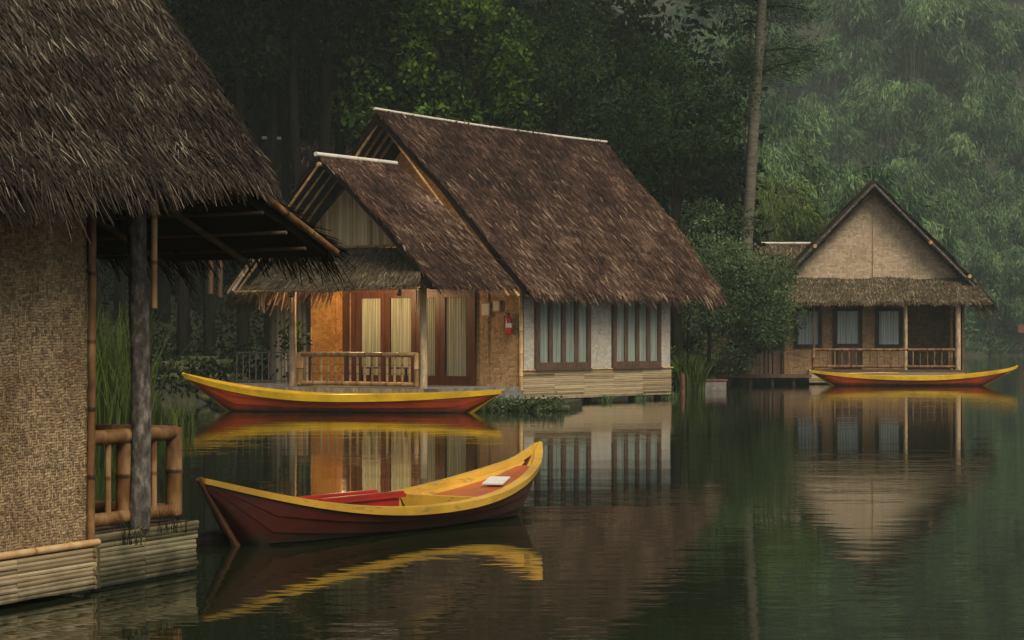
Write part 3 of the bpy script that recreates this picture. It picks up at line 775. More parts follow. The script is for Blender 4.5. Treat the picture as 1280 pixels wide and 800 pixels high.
# ------------------------------------------------------------------ boats
def boat(loc, rz, L, B, zl, zr, zm, foot, label, mats, cat='boat', curl=0.0, fittings=None, strake=.11, stem_r=.045):
    root = empty('wooden_boat', loc, rz, label, cat, 'painted wooden boats on the lake')
    n = 61
    t = np.linspace(-1, 1, n)
    xs = t * L / 2
    half = B / 2 * np.clip(1 - np.abs(t) ** 2.3, 0, 1) ** .85 + .018
    zg = zm + np.where(t < 0, (zl - zm) * np.abs(t) ** 2.1, (zr - zm) * np.abs(t) ** 2.2)
    if curl: zg = zg + np.where(t > .88, curl * ((t - .88) / .12) ** 2, 0)
    fl, fr_ = foot
    ftip = .965
    def zk(tt):
        if tt < fl: q = (fl - tt) / (1 + fl); return -.06 + (zg[0] - .05 + .06) * q ** 1.05
        if tt > fr_: q = (tt - fr_) / (1 - fr_); return -.06 + (zg[-1] - .05 + .06) * q ** 1.05
        return -.10
    zkeel = np.array([zk(q) for q in t])
    zkeel = np.minimum(zkeel, zg - .02)
    m = MB(); K = 7
    prof = [(0.0, 0.0), (.45, .03), (.66, .18), (.79, .42), (.82, .425), (.905, .68), (.935, .685), (.985, .9), (1.0, 1.0)]
    def ring(off):
        V = []
        for i in range(n):
            hh = zg[i] - zkeel[i]
            row = []
            for s_ in (-1, 1):
                q = [(s_ * max(half[i] * a - off, .004) if a > 0 else 0, zkeel[i] + hh * b + (off if b < .2 else 0)) for a, b in prof]
                row += q[::-1] if s_ < 0 else q[1:]
            V.append([(xs[i], y, z) for y, z in row])
        return V
    outer = ring(0); inner = ring(.025)
    k = len(outer[0])
    vs = [p for row in outer for p in row] + [p for row in inner for p in row]
    fs = []
    o2 = n * k
    for i in range(n - 1):
        for j in range(k - 1):
            a = i * k + j
            fs.append((a, a + k, a + k + 1, a + 1))
            fs.append((o2 + a, o2 + a + 1, o2 + a + k + 1, o2 + a + k))
        fs.append((i * k, o2 + i * k, o2 + (i + 1) * k, (i + 1) * k))
        a = i * k + k - 1
        fs.append((a, a + k, o2 + a + k, o2 + a))
    m.add(vs, fs)
    hull = m.build('hull', M[mats[0]], root, smooth=True, tone=False)
    # gunwale strakes, one each side
    for s_ in (-1, 1):
        g = MB(); vs = []; fs = []
        for i in range(n):
            h = half[i]; zz = zg[i]
            st = strake * (1 - .45 * abs(t[i]) ** 2)
            o = .022; inn = min(.065, h * .8)
            for (dy, dz) in ((h + o, zz + .012), (h - inn, zz + .018), (h - inn, zz - st * .9), (h - .012, zz - st), (h + o - .02 * st / .1, zz - st)):
                vs.append((xs[i], s_ * dy, dz))
        for i in range(n - 1):
            for j in range(5):
                a = i * 5 + j; b = i * 5 + (j + 1) % 5
                fs.append((a, b, b + 5, a + 5))
        fs.append(tuple(range(5))); fs.append(tuple((n - 1) * 5 + j for j in range(5))[::-1])
        g.add(vs, fs); g.build('gunwale', M[mats[1]], root, tone=False)
        # inner lining board
        vs = []; fs = []
        idx = [i for i in range(n) if abs(t[i]) < .95]
        for i in idx:
            h = max(half[i] - .055, .008)
            vs += [(xs[i], s_ * h, zg[i] - .0), (xs[i], s_ * max(h - .035, .004), zg[i] - .15)]
        for q in range(len(idx) - 1):
            fs.append((2 * q, 2 * q + 1, 2 * q + 3, 2 * q + 2))
        MB().add(vs, fs).build('lining_board', M[mats[1]], root, tone=False)
    # stems
    def stem(sg, ttip, tfoot, ztip, mat, r=stem_r):
        x0, x1 = sg * L / 2 * 1.0, tfoot * L / 2
        pts = []
        for q in np.linspace(0, 1, 9):
            pts.append((x0 + (x1 - x0) * q + sg * .035, 0, ztip * (1 - q) - .07 * q + .0))
        MB().path(pts, [r * (.8 + .3 * q) for q in np.linspace(0, 1, 9)], 8).build('stem_post', M[mat], root, smooth=True, tone=False)
    stem(-1, -1, fl - .01, zg[0] + .01, mats[2]); stem(1, 1, fr_ + .01, zg[-1] + .01, mats[3])
    # floor
    vs = []; fs = []; idx = [i for i in range(n) if fl < t[i] < fr_]
    for i in idx: vs += [(xs[i], -half[i] * .8, max(zkeel[i] + .07, .02)), (xs[i], half[i] * .8, max(zkeel[i] + .07, .02))]
    for q in range(len(idx) - 1): fs.append((2 * q, 2 * q + 1, 2 * q + 3, 2 * q + 2))
    MB().add(vs, fs).build('floor_board', M['maroon'], root, tone=False)
    hz = lambda tt: np.interp(tt, t, zg); hw = lambda tt: np.interp(tt, t, half)
    def deck(t0, t1, drop, mat, name):
        vs = []; fs = []; q = np.linspace(t0, t1, 16)
        for a in q:
            h = max(hw(a) - .05, .01); z = hz(a) - drop * min(1, hw(a) * 4)
            vs += [(a * L / 2, -h, z), (a * L / 2, 0, z + .012), (a * L / 2, h, z)]
        for i in range(15):
            for j in (0, 1):
                a = 3 * i + j; fs.append((a, a + 1, a + 4, a + 3))
        return MB().add(vs, fs).build(name, M[mat], root, tone=False)
    def thwart(tt, wd, drop, mat, name='thwart', hgt=.05):
        h = hw(tt) - .05 - drop * .5; x = tt * L / 2; z = hz(tt) - drop; q = h * (1 - hgt * 1.6)
        vs = [(x + a * wd / 2, b * (q if c else h), z - c * hgt) for c in (0, 1) for a, b in ((-1, -1), (1, -1), (1, 1), (-1, 1))]
        return MB().add(vs, [(0, 1, 2, 3), (7, 6, 5, 4), (0, 4, 5, 1), (1, 5, 6, 2), (2, 6, 7, 3), (3, 7, 4, 0)]).build(name, M[mat], root, tone=False)
    fittings(root, L, hz, hw, deck, thwart)
    return root

def fit_front(root, L, hz, hw, deck, thwart):
    deck(.37, .90, .075, 'orange_board', 'foredeck')
    deck(-.93, -.62, .05, 'orange_board', 'aft_deck')
    thwart(.345, .07, .01, 'yellow_dull', hgt=.16)
    thwart(-.60, .06, .01, 'yellow_dull', hgt=.12)
    z = hz(-.1) - .015
    b = MB().box((-.40 * L / 2, -.02, z + .055), (.10 * L / 2, .30, z + .085)).box((-.40 * L / 2, .0, z - .2), (.07 * L / 2, .28, z + .05))
    b.box((-.39 * L / 2, .255, z + .087), (.09 * L / 2, .295, z + .105)).box((-.39 * L / 2, -.018, z + .087), (.09 * L / 2, .02, z + .105))
    b.build('seat_bench', M['red_board'], root, tone=False)
    thwart(-.05, .16, .06, 'yellow_dull', hgt=.03)
    for q in (-.5, -.2, .1, .24):
        for sg in (-1, 1):
            h = hw(q) - .09; x = q * L / 2; z = hz(q)
            MB().path([(x, sg * h, z - .02), (x, sg * (h - .03), z - .12), (x, sg * h * .6, z - .2)], .014, 6).build('rib', M['yellow_dull'], root, tone=False)
def fit_mid(root, L, hz, hw, deck, thwart):
    deck(.50, .92, .06, 'red_paint', 'foredeck'); deck(-.92, -.55, .06, 'red_paint', 'aft_deck')
    for q in (-.3, 0, .3): thwart(q, .18, .05, 'yellow')
def fit_far(root, L, hz, hw, deck, thwart):
    deck(.50, .92, .05, 'red_paint', 'foredeck'); deck(-.92, -.55, .05, 'red_paint', 'aft_deck')
    for q in (-.3, 0, .3): thwart(q, .18, .05, 'yellow')

# front boat: tips at (250,597) and (675,553)
a = P(252, 597, 15.45); b = P(673, 556, 19.1)
cx, cy = (a[:2] + b[:2]) / 2; Lf = float(np.hypot(*(b - a)[:2])); rz = math.atan2(b[1] - a[1], b[0] - a[0])
fb = boat((cx, cy, 0), rz, Lf, 1.02, .50, .50, .19, (-.78, .72), 'nearest wooden boat, maroon with dull yellow rim and red bench', ('maroon', 'yellow_dull', 'brown_stem', 'yellow_dull'), curl=.08, fittings=fit_front, strake=.05, stem_r=.028)
# paper sheet lying on the foredeck of the front boat
pm = MB().box((-.14, -.09, 0), (.14, .09, .012)).build('folded_paper', M['paper'], None, tone=False)
dirv = np.array([math.cos(rz), math.sin(rz)])
pp = np.array([cx, cy]) + dirv * (.70 * Lf / 2)
pm.location = (pp[0], pp[1], .19 + (.50 - .19) * .70 ** 2.2 - .045); pm.rotation_euler = (0, -R(9), rz + R(20))
tag(pm, 'white folded sheet lying on the orange foredeck of the nearest boat', 'paper')
# middle boat
a = P(230, 0, 46.0); b = P(627, 0, 44.4)
cx, cy = (a[:2] + b[:2]) / 2; Lm = float(np.hypot(*(b - a)[:2])); rz = math.atan2(b[1] - a[1], b[0] - a[0])
boat((cx, cy, 0), rz, Lm, 1.1, .78, .47, .36, (-.66, .76), 'bright yellow and red boat moored in front of the central hut porch', ('red_paint', 'yellow', 'yellow', 'yellow'), fittings=fit_mid, strake=.14)
a = P(1013, 0, 71.0); b = P(1271, 0, 71.0)
cx, cy = (a[:2] + b[:2]) / 2; Lr = float(np.hypot(*(b - a)[:2]))
boat((cx, cy, 0), 0, Lr, 1.05, .50, .60, .30, (-.72, .62), 'yellow and red boat moored in front of the far gabled hut', ('red_paint', 'yellow', 'yellow', 'yellow'), fittings=fit_far, strake=.12, curl=.04)
# paddle across the far boat
pd = empty('paddle', (P(1085, 0, 70.8)[0], 70.75, .40), R(8), 'yellow wooden paddle laid across the far boat rim', 'paddle')
MB().path([(-.7, 0, .0), (.6, 0, .03)], .018, 8).build('shaft', M['yellow_dull'], pd, tone=False)
MB().box((.55, -.09, .01), (1.0, .09, .04)).build('blade', M['yellow_dull'], pd, tone=False)

# ------------------------------------------------------------------ small things by the huts
def chime(loc, n, ln, label, group='hanging bamboo chimes', seed=0, mat='bamboo', sc_=1.0):
    r = np.random.default_rng(seed)
    root = empty('bamboo_chime', loc, 0, label, 'wind chime', group)
    MB().path([(0, 0, 0), (0, 0, .12)], .006, 6).build('cord', M['wood_dark'], root, tone=False)
    MB().path([(0, 0, -.01), (0, 0, .02)], .07 * sc_, 10).build('top_disc', M['bamboo_brown'], root, tone=False)
    for i in range(n):
        th = 6.28 * i / n; q = (.055 * sc_ * math.cos(th), .055 * sc_ * math.sin(th))
        l2 = ln * r.uniform(.65, 1)
        MB().bamboo((*q, -.03 - l2), (*q, -.02), .02, 8, .3, tone=r.uniform(.4, .9)).build('tube', M[mat], root, smooth=True)
    return root
chime(P(523, 361, 48.0), 5, .50, 'bamboo chime hanging beside the right porch post')
chime(P(364, 371, 49.9), 4, .36, 'bamboo chime hanging beside the left porch post', seed=3)
chime(P(327, 363, 50.2), 5, .52, 'bamboo chime hanging from the porch eave left corner', seed=5)
chime(P(269, 308, 15.6), 2, .40, 'dark bamboo chime hanging under the near hut end roof', seed=6, mat='dark_pole', sc_=.6)

def lw(hx, hy, hz, o=(.224, 50.4), th=MT):
    c, s = math.cos(R(th)), math.sin(R(th))
    return (o[0] + c * hx + s * hy, o[1] - s * hx + c * hy, hz)
# porch lamp: a lit bulb under the porch ceiling
lamp = empty('porch_lamp', lw(-4.0, -1.7, 2.78), -R(MT), 'small lit ceiling lamp inside the porch of the central hut', 'lamp')
MB().path([(0, 0, .12), (0, 0, .05), (0, 0, .02)], [.02, .03, .09], 12).build('shade', M['wood_dark'], lamp, tone=False)
def mat_emit(name, col, st):
    m, nt, N, Lk, B = new_mat(name)
    B.inputs['Emission Color'].default_value = (*col, 1); B.inputs['Emission Strength'].default_value = st
    return m
MB().path([(0, 0, .02), (0, 0, -.03), (0, 0, -.05)], [.03, .035, .012], 10).build('bulb', mat_emit('bulb', (1, .55, .2), 3), lamp, tone=False)
pl = bpy.data.lights.new('lamp_light', 'POINT'); pl.energy = 150; pl.color = (1, .62, .28); pl.shadow_soft_size = .06
po = bpy.data.objects.new('lamp_light', pl); C.objects.link(po); po.parent = lamp; po.location = (0, 0, -.12)
# spot fitting under the eave
sp = empty('eave_light', P(499, 362, 47.6), R(20), 'small grey spotlight fitting hanging under the porch eave', 'light fitting')
MB().path([(0, 0, .08), (.02, 0, 0), (-.02, -.05, -.12)], [.02, .03, .055], 10).build('housing', M['metal'], sp, tone=False)
MB().path([(0, 0, .08), (0, 0, .16)], .012, 6).build('bracket', M['metal'], sp, tone=False)
# fire extinguisher
fe = empty('fire_extinguisher', lw(-.30, -.10, 0), -R(MT), 'red fire extinguisher hanging on the woven wall of the central hut', 'fire extinguisher')
z0 = 1.62
MB().path([(0, 0, z0), (0, 0, z0 + .02), (0, 0, z0 + .36), (0, 0, z0 + .42), (0, 0, z0 + .45)], [.05, .075, .075, .05, .025], 14).build('cylinder', mat_noise('ext_red', [(.3, (.42, .02, .012)), (.7, (.5, .03, .02))], rough=.3, bump=0), fe, smooth=True, tone=False)
MB().path([(0, 0, z0 + .17), (0, 0, z0 + .27)], .077, 14).build('label_band', M['paper'], fe, smooth=True, tone=False)
MB().path([(0, 0, z0 + .45), (0, 0, z0 + .50)], .03, 8).box((-.02, -.10, z0 + .49), (.02, .04, z0 + .52)).build('valve', M['metal'], fe, tone=False)
MB().path([(-.02, -.02, z0 + .47), (-.11, -.02, z0 + .44), (-.10, -.02, z0 + .3), (-.085, -.02, z0 + .15)], .012, 6).build('hose', M['metal'], fe, tone=False)
MB().box((-.09, .02, z0 + .12), (.25, .06, z0 + .14)).build('bracket', M['metal'], fe, tone=False)
# notices
for x, z, s, lab in ((-1.02, 2.22, 1.0, 'larger framed paper notice pinned left on the woven wall by the doors'), (-.70, 2.30, .8, 'smaller paper notice pinned near the fire extinguisher')):
    nt_ = empty('wall_notice', lw(x, -.045, z), -R(MT), lab, 'notice', 'notices on the central hut wall')
    MB().box((-.13 * s, -.012, -.17 * s), (.13 * s, 0, .17 * s)).build('board', M['weave_gable'] if 0 else M['log_pale'], nt_, tone=False)
    MB().box((-.10 * s, -.016, -.13 * s), (.10 * s, -.0125, .13 * s)).build('sheet', M['paper'], nt_, tone=False)
# potted plant beside the left porch post
def blades(n, base, rad, hgt, wd, seed, lean=.35, mat='grass', name='blades', parent=None, tip=.1, droop=.25, tone=(0.1, 1)):
    r = np.random.default_rng(seed)
    ang = r.uniform(0, 6.283, n); rr = np.sqrt(r.uniform(0, 1, n)) 
    b = np.stack([rr * np.cos(ang) * rad[0], rr * np.sin(ang) * rad[1], np.zeros(n)], 1)
    h = hgt * r.uniform(.5, 1.05, n)
    d = np.stack([r.normal(0, lean, n), r.normal(0, lean, n), np.zeros(n)], 1)
    segs = 4; V = []; T = []
    sd_ = nrm(np.stack([r.normal(size=n), r.normal(size=n), np.zeros(n)], 1)); sd_[:, 0] = np.abs(sd_[:, 0]) + .6; sd_ = nrm(sd_)
    tn = r.uniform(*tone, n)
    prev = None
    for q in range(segs + 1):
        u = q / segs
        c = b + np.array([0, 0, 1.0]) * (h * (u - droop * u ** 3 * r.uniform(.2, 1)))[:, None] + d * (h * u ** 2)[:, None]
        w_ = wd * (1 - u ** 1.5) * .5 + wd * .03
        cur = (c - sd_ * w_, c + sd_ * w_)
        if prev is not None: V.append(np.stack([prev[0], prev[1], cur[1], cur[0]], 1)); T.append(tn)
        prev = cur
    V4 = np.concatenate(V); o = quads(V4, np.concatenate(T))
    return raw_mesh(name, o[0], o[1], o[2], o[3], M[mat], parent, o[4], loc=base)
def leaves_mesh(pts, outn, size, aspect, r, droop=0.0, clump=None, tonefn=None, jit=.8):
    n = len(pts)
    d = nrm(outn + r.normal(0, jit, (n, 3)) + np.array([0, 0, -droop]))
    nn_ = nrm(np.cross(d, r.normal(size=(n, 3))) + np.array([0, 0, .6]))
    side = nrm(np.cross(d, nn_))
    s = size * r.uniform(.6, 1.3, n)[:, None]
    base = pts; tip = pts + d * s; mid = pts + d * s * .45 + nn_ * s * .06
    V4 = np.stack([base, mid - side * s * aspect * .5, tip, mid + side * s * aspect * .5], 1)
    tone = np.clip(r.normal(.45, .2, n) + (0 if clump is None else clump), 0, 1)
    return V4, tone
pot = empty('potted_plant', lw(-5.15, -2.2, .42), 0, 'dark leafy plant in a clay pot behind the left porch post', 'potted plant')
MB().path([(0, 0, 0), (0, 0, .3), (0, 0, .32)], [.12, .18, .17], 12).build('pot', M['red_brick'], pot, tone=False)
r = np.random.default_rng(5); n = 260
pt = r.normal(0, .15, (n, 3)) * np.array([1.1, 1.1, 1.8]) + np.array([0, 0, 1.0])
v4, tn = leaves_mesh(pt, nrm(pt - np.array([0, 0, .6])), .15, .5, r, .3); q = quads(v4, tn)
raw_mesh('foliage', q[0], q[1], q[2], q[3], M['leaf_dark'], pot, q[4])
MB().path([(0, 0, .3), (.02, 0, .8), (0, .02, 1.2)], .02, 6).build('stem', M['bark_dark'], pot, tone=False)
# bench in the porch and on the far porch
for (loc, rot, ln, lab) in ((lw(-3.4, -.75, .415), -R(MT), 1.5, 'bamboo bench against the curtained doors of the porch'),
                            ((14.25, 74.05, .49), -R(8), 1.2, 'dark slatted bench on the far hut porch corner')):
    be = empty('bench', loc, rot, lab, 'bench')
    for s in range(4): MB().box((-ln / 2, -.2 + s * .1, .40), (ln / 2, -.12 + s * .1, .43)).build('seat_slat', M['wood_dark'], be, tone=False)
    for s in range(2 if ln < 1.3 else 0): MB().box((-ln / 2, .21, .55 + s * .14), (ln / 2, .235, .63 + s * .14)).build('back_slat', M['wood_dark'], be, tone=False)
    for sx in (-1, 1):
        for sy in (-.18, .18): MB().box((sx * (ln / 2 - .06) - .025, sy - .025, 0), (sx * (ln / 2 - .06) + .025, sy + .025, .399 if sy < 0 or ln > 1.3 else .8)).build('leg', M['wood_dark'], be, tone=False)
# iron fence left of the porch
a = P(296, 0, 51.5); b = P(360, 0, 50.9)
ife = empty('iron_fence', (a[0], a[1], 0), math.atan2(b[1] - a[1], b[0] - a[0]), 'thin dark iron railing fence left of the central porch', 'fence')
ln = float(np.hypot(*(b - a)[:2]))
MB().box((0, -.015, 1.19), (ln, .015, 1.22)).box((0, -.015, .52), (ln, .015, .55)).build('rail', M['metal'], ife, tone=False)
for i in range(9):
    x = ln * i / 8
    MB().box((x - .011, -.011, .45), (x + .011, .011, 1.19)).build('bar', M['metal'], ife, tone=False)
MB().box((a[0] - .4, 50.6, .25), (b[0] + .1, 52.3, .47)).build('walkway', M['concrete'], tone=False)
tag(bpy.data.objects['walkway'], 'narrow concrete walkway left of the porch', kind='structure')
# mossy ledge right of the middle boat
def rock(name, loc, size, mat, seed, label, cat, group=None, parent=None, sub=4, rough=.12):
    import bmesh
    bm = bmesh.new(); bmesh.ops.create_cube(bm, size=1)
    bmesh.ops.subdivide_edges(bm, edges=bm.edges[:], cuts=sub, use_grid_fill=True)
    pv = np.array([v.co[:] for v in bm.verts])
    dn = nrm(pv) * .62 * .45 + pv * .55
    dn *= (1 + rough * lowfreq(pv * 3, 2.5, seed) + .06 * lowfreq(pv * 8, 3, seed + 1))[:, None]
    for v, c in zip(bm.verts, dn * np.array(size)): v.co = c
    me = bpy.data.meshes.new(name); bm.to_mesh(me); bm.free(); me.materials.append(mat)
    me.polygons.foreach_set('use_smooth', np.ones(len(me.polygons), dtype=bool))
    o = bpy.data.objects.new(name, me); C.objects.link(o); o.location = loc
    if parent: o.parent = parent
    return tag(o, label, cat, group)
a = P(575, 0, 46.6); b = P(709, 0, 45.6)
led = empty('stone_ledge', ((a[0] + b[0]) / 2, 46.4, 0), -R(8), 'low mossy stone ledge at the waterline under the woven corner wall', 'ledge')
ln = (b[0] - a[0]) / 2
MB().box((-ln, -.55, -.3), (ln, 3.2, .15)).build('slab', M['moss'], led, tone=False)
r = np.random.default_rng(8)
for i in range(26):
    x = -ln + 2 * ln * i / 25
    rock('stone', (x, -.55 + r.uniform(-.06, .03), .05 + r.uniform(-.05, .04)), (r.uniform(.16, .3), .25, r.uniform(.14, .26)), M['moss'], i, None, None, parent=led, sub=2)
pt = np.stack([r.uniform(-ln, ln, 2600), -.55 + r.normal(0, .16, 2600), .12 + r.normal(0, .07, 2600)], 1)
v4, tn = leaves_mesh(pt, np.array([[0, -.5, .5]]).repeat(len(pt), 0), .075, .6, r, 0, .25 * lowfreq(pt, 4, 3)); q = quads(v4, tn)
raw_mesh('creeping_leaves', q[0], q[1], q[2], q[3], M['leaf_shrub'], led, q[4])
blk = empty('masonry_block', (P(890, 0, 64.5)[0], 64.5, 0), 0, 'grey masonry block with a red capping beside the tall grass', 'block')
MB().box((-.40, -.3, -.2), (.40, .3, .28)).build('body', M['concrete'], blk, tone=False)
MB().box((-.43, -.33, .283), (.43, .33, .33)).build('cap', M['red_brick'], blk, tone=False)
MB().path([(0, 0, -.3), (.01, 0, .3), (0, 0, .55)], [.07, .065, .06], 8).build('mooring_post', M['red_brick'], None, smooth=True, tone=False, loc=(P(853, 0, 62.0)[0], 62.0, 0))
tag(bpy.data.objects['mooring_post'], 'short reddish mooring post standing in water before tall grass', 'post')
# drifting plank between the near hut and the front boat
MB().path([(-.2, 0, 0), (.1, .05, .02), (.5, .2, .01)], [.05, .06, .04], 8).build('driftwood', M['log_dark'], None, smooth=True, tone=False, loc=(P(262, 0, 15.9)[0], 15.9, .02))
tag(bpy.data.objects['driftwood'], 'dark waterlogged log floating between near hut and nearest boat', 'driftwood')

# dock and board fence left of the far hut
a = P(878, 0, 73.6); b = P(1012, 0, 73.6)
dk = empty('wooden_dock', (a[0], 73.6, 0), 0, 'low dark wooden dock between the shrub and the far hut', 'dock')
ln = b[0] - a[0]
MB().box((0, -.5, .22), (ln, 2.2, .32)).build('planking', M['wood_brown'], dk, tone=False)
for i in range(5):
    MB().path([(ln * (i + .2) / 5, -.3, -.5), (ln * (i + .2) / 5, -.3, .215)], .06, 8).build('stilt', M['log_dark'], dk, tone=False)
a = P(880, 0, 75.0); ln = P(988, 0, 75.0)[0] - a[0]
fe_ = empty('board_fence', (a[0], 75.0, 0), 0, 'dark brown vertical board fence behind the dock', 'fence')
r = np.random.default_rng(4); x = 0; m = MB()
for i in range(20):
    wv = r.uniform(.10, .16); hh = r.uniform(1.12, 1.25)
    m.box((x, -.02, .30), (x + wv, .015, hh), tone=r.uniform(.3, .8)); x += ln / 20
m.build('boards', M['dark_pole'], fe_)
MB().box((0, .02, 1.02), (ln, .06, 1.09)).box((0, .02, .5), (ln, .06, .56)).build('rail', M['wood_dark'], fe_, tone=False)
# hut roofs hidden in the trees
def back_hut(loc, th, hl, hw_, zr, ze, label, rtone, mat, pole=True):
    e = empty('thatched_hut', loc, th, label, 'hut')
    b = thatch('roof', e, (-hl, 0, zr), (hl, 0, zr), (hl, -hw_, ze), (-hl, -hw_, ze), 6000, .35, .04, M[mat], .05, .14, 60, (1, 1), 50, tonebias=rtone)
    thatch('back_slope', b, (-hl, 0, zr), (hl, 0, zr), (hl, hw_, ze), (-hl, hw_, ze), 1500, .35, .04, M[mat], .05, .14, 60, (1, 1), 51, tonebias=rtone)
    if pole: MB().bamboo((-hl - .1, 0, zr + .1), (hl + .1 if pole is True else -hl + pole, 0, zr + .08), .05, 8, .6).build('ridge_pole', M['bamboo_pale'], b, smooth=True)
    MB().box((-hl + .5, -hw_ + .6, 0), (hl - .5, hw_ - .6, ze + .3)).build('wall', M['weave_dark'], e, tone=False)
    return e
p = P(945, 307, 84); back_hut((p[0], 84, ground_z(p[0], 84) * 0), R(-4), 2.6, 3.2, p[2], 2.6, 'hut roof with white ridge pole behind the shrub by the far hut', -.05, 'thatch_olive')
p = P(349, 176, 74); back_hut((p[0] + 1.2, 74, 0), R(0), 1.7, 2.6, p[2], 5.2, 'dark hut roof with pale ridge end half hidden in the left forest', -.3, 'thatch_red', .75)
# second set of pale bamboo bars beyond the shrubs
for px, py, ln in ((880, 289, .9), (921, 296, .5), (903, 307, .9)):
    p = P(px, py, 80)
    MB().bamboo((-ln, 0, 0), (ln, 0, -.02), .035, 8, .5).build('bamboo_rail', M['bamboo_pale'], None, smooth=True, loc=tuple(p))
bars = [o for o in bpy.data.objects if o.name.startswith('bamboo_rail')]
for o, l in zip(bars, ('highest pale bamboo bar showing through the shrubs', 'short middle pale bamboo bar left of the tall trunk', 'lowest pale bamboo bar showing through the shrubs')):
    tag(o, l, 'bamboo bar', 'pale bamboo bars among the shrubs')

# ------------------------------------------------------------------ vegetation
def sphere_dirs(r, n):
    return nrm(r.normal(size=(n, 3)))
def crown(blobs, per, size, aspect, mat, name, parent, seed, droop=.2, flat=.8, shell=.55, bias=.15, zt=.12, jit=.8):
    r = np.random.default_rng(seed); VV, TT = [], []
    for (c, rad) in blobs:
        n = int(per * rad ** 2) + 8
        d = sphere_dirs(r, n); rr = rad * (shell + (1.08 - shell) * r.uniform(0, 1, n) ** .6)
        pt = np.array(c) + d * rr[:, None] * np.array([1, 1, flat])
        # break the outline with clumps
        pt += d * (lowfreq(pt, 2.2 / max(rad, .4), seed) * rad * .16)[:, None]
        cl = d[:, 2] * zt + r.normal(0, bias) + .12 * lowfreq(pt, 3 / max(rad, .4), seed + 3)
        v, t = leaves_mesh(pt, d, size, aspect, r, droop, cl, jit=jit)
        VV.append(v); TT.append(t)
    q = quads(np.concatenate(VV), np.concatenate(TT))
    return raw_mesh(name, q[0], q[1], q[2], q[3], M[mat], parent, q[4])
def blob_cloud(r, n, c, rad, br):
    d = sphere_dirs(r, n) * (r.uniform(.15, 1, n) ** .5)[:, None]
    return [(np.array(c) + d[i] * np.array(rad), r.uniform(*br)) for i in range(n)]
def tree(loc, height, c, rad, nb, br, per, leaf, aspect, mat, seed, label, cat='tree', group=None, trunk_r=.2, bark='bark_dark', name='broadleaf_tree', droop=.2, limbs=5, bias=.15):
    root = empty(name, loc, 0, label, cat, group)
    r = np.random.default_rng(seed)
    bl = blob_cloud(r, nb, c, rad, br)
    crown(bl, per, leaf, aspect, mat, 'crown', root, seed, droop, bias=bias)
    top = np.array(c)
    tp = [np.array([0, 0, -.4]), top * .35 + r.normal(0, .1, 3), top * .7 + r.normal(0, .15, 3), top]
    MB().path(tp, [trunk_r, trunk_r * .8, trunk_r * .6, trunk_r * .3], 9).build('trunk', M[bark], root, smooth=True, tone=False)
    for i in range(limbs):
        q = bl[i % len(bl)][0]; s = tp[2] + (top - tp[2]) * r.uniform(-.8, .5)
        MB().path([s, (s + q) / 2 + np.array([0, 0, -.2]), q], [trunk_r * .35, trunk_r * .25, trunk_r * .1], 6).build('limb', M[bark], root, smooth=True, tone=False)
    return root
def dup(root, loc, rz, sc_=1.0, label=None, group=None):
    n = root.copy(); C.objects.link(n); n.location = loc; n.rotation_euler = (0, 0, rz); n.scale = (sc_,) * 3
    if label: n['label'] = label
    if group: n['group'] = group
    for ch in root.children:
        c = ch.copy(); C.objects.link(c); c.parent = n
        for g in ch.children:
            d = g.copy(); C.objects.link(d); d.parent = c
    return n
def gz(x, y): return float(ground_z(x, y))

# bright leafy tree above the central hut
x = P(545, 0, 66)[0]; g = gz(x, 66)
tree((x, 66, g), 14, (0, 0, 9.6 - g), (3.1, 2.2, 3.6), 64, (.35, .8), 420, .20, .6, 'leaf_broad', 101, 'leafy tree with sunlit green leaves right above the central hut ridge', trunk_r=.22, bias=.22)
x = P(700, 0, 69)[0]; g = gz(x, 69)
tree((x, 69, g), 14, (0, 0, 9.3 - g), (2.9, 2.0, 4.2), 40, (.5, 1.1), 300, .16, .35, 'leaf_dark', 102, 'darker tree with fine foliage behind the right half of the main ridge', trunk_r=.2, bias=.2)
# round dark tree
x = P(848, 0, 68)[0]; g = gz(x, 68)
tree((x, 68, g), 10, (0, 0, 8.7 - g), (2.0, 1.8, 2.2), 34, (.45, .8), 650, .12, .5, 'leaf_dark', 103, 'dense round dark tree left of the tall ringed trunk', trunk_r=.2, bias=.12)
x = P(400, 0, 70)[0]; g = gz(x, 70)
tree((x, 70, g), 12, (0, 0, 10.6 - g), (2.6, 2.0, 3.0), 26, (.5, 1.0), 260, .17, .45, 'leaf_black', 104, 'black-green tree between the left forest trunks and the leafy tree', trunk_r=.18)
# light shrub tree under it
x = P(885, 0, 70)[0]; g = gz(x, 70)
tree((x, 70, g), 6, (0, 0, 4.9 - g), (1.3, 1.2, 1.4), 22, (.35, .65), 700, .13, .5, 'leaf_shrub', 105, 'light green broad-leaved bush tree beneath the round dark tree', trunk_r=.08, limbs=4, bias=.25)
# big shrub beside the far hut
x = P(922, 0, 71.5)[0]; g = gz(x, 71.5)
x = P(925, 0, 75.8)[0]; g = gz(x, 75.8)
sb = tree((x, 75.8, g), 4, (-.4, -3.8, 2.75 - g), (1.85, 1.2, 1.9), 80, (.4, .75), 1000, .12, .42, 'leaf_shrub', 106, 'large grey-green shrub overhanging the dock beside the far hut', 'shrub', trunk_r=.07, name='shrub', limbs=6, bias=.16)
x = P(862, 0, 69)[0]; g = gz(x, 69)
tree((x, 69, g), 4, (0, 0, 3.6 - g), (1.2, 1.0, 1.9), 30, (.35, .65), 900, .10, .42, 'leaf_shrub', 107, 'grey-green shrub rising behind the central roof right eave', 'shrub', trunk_r=.06, name='shrub', limbs=4, bias=.2)
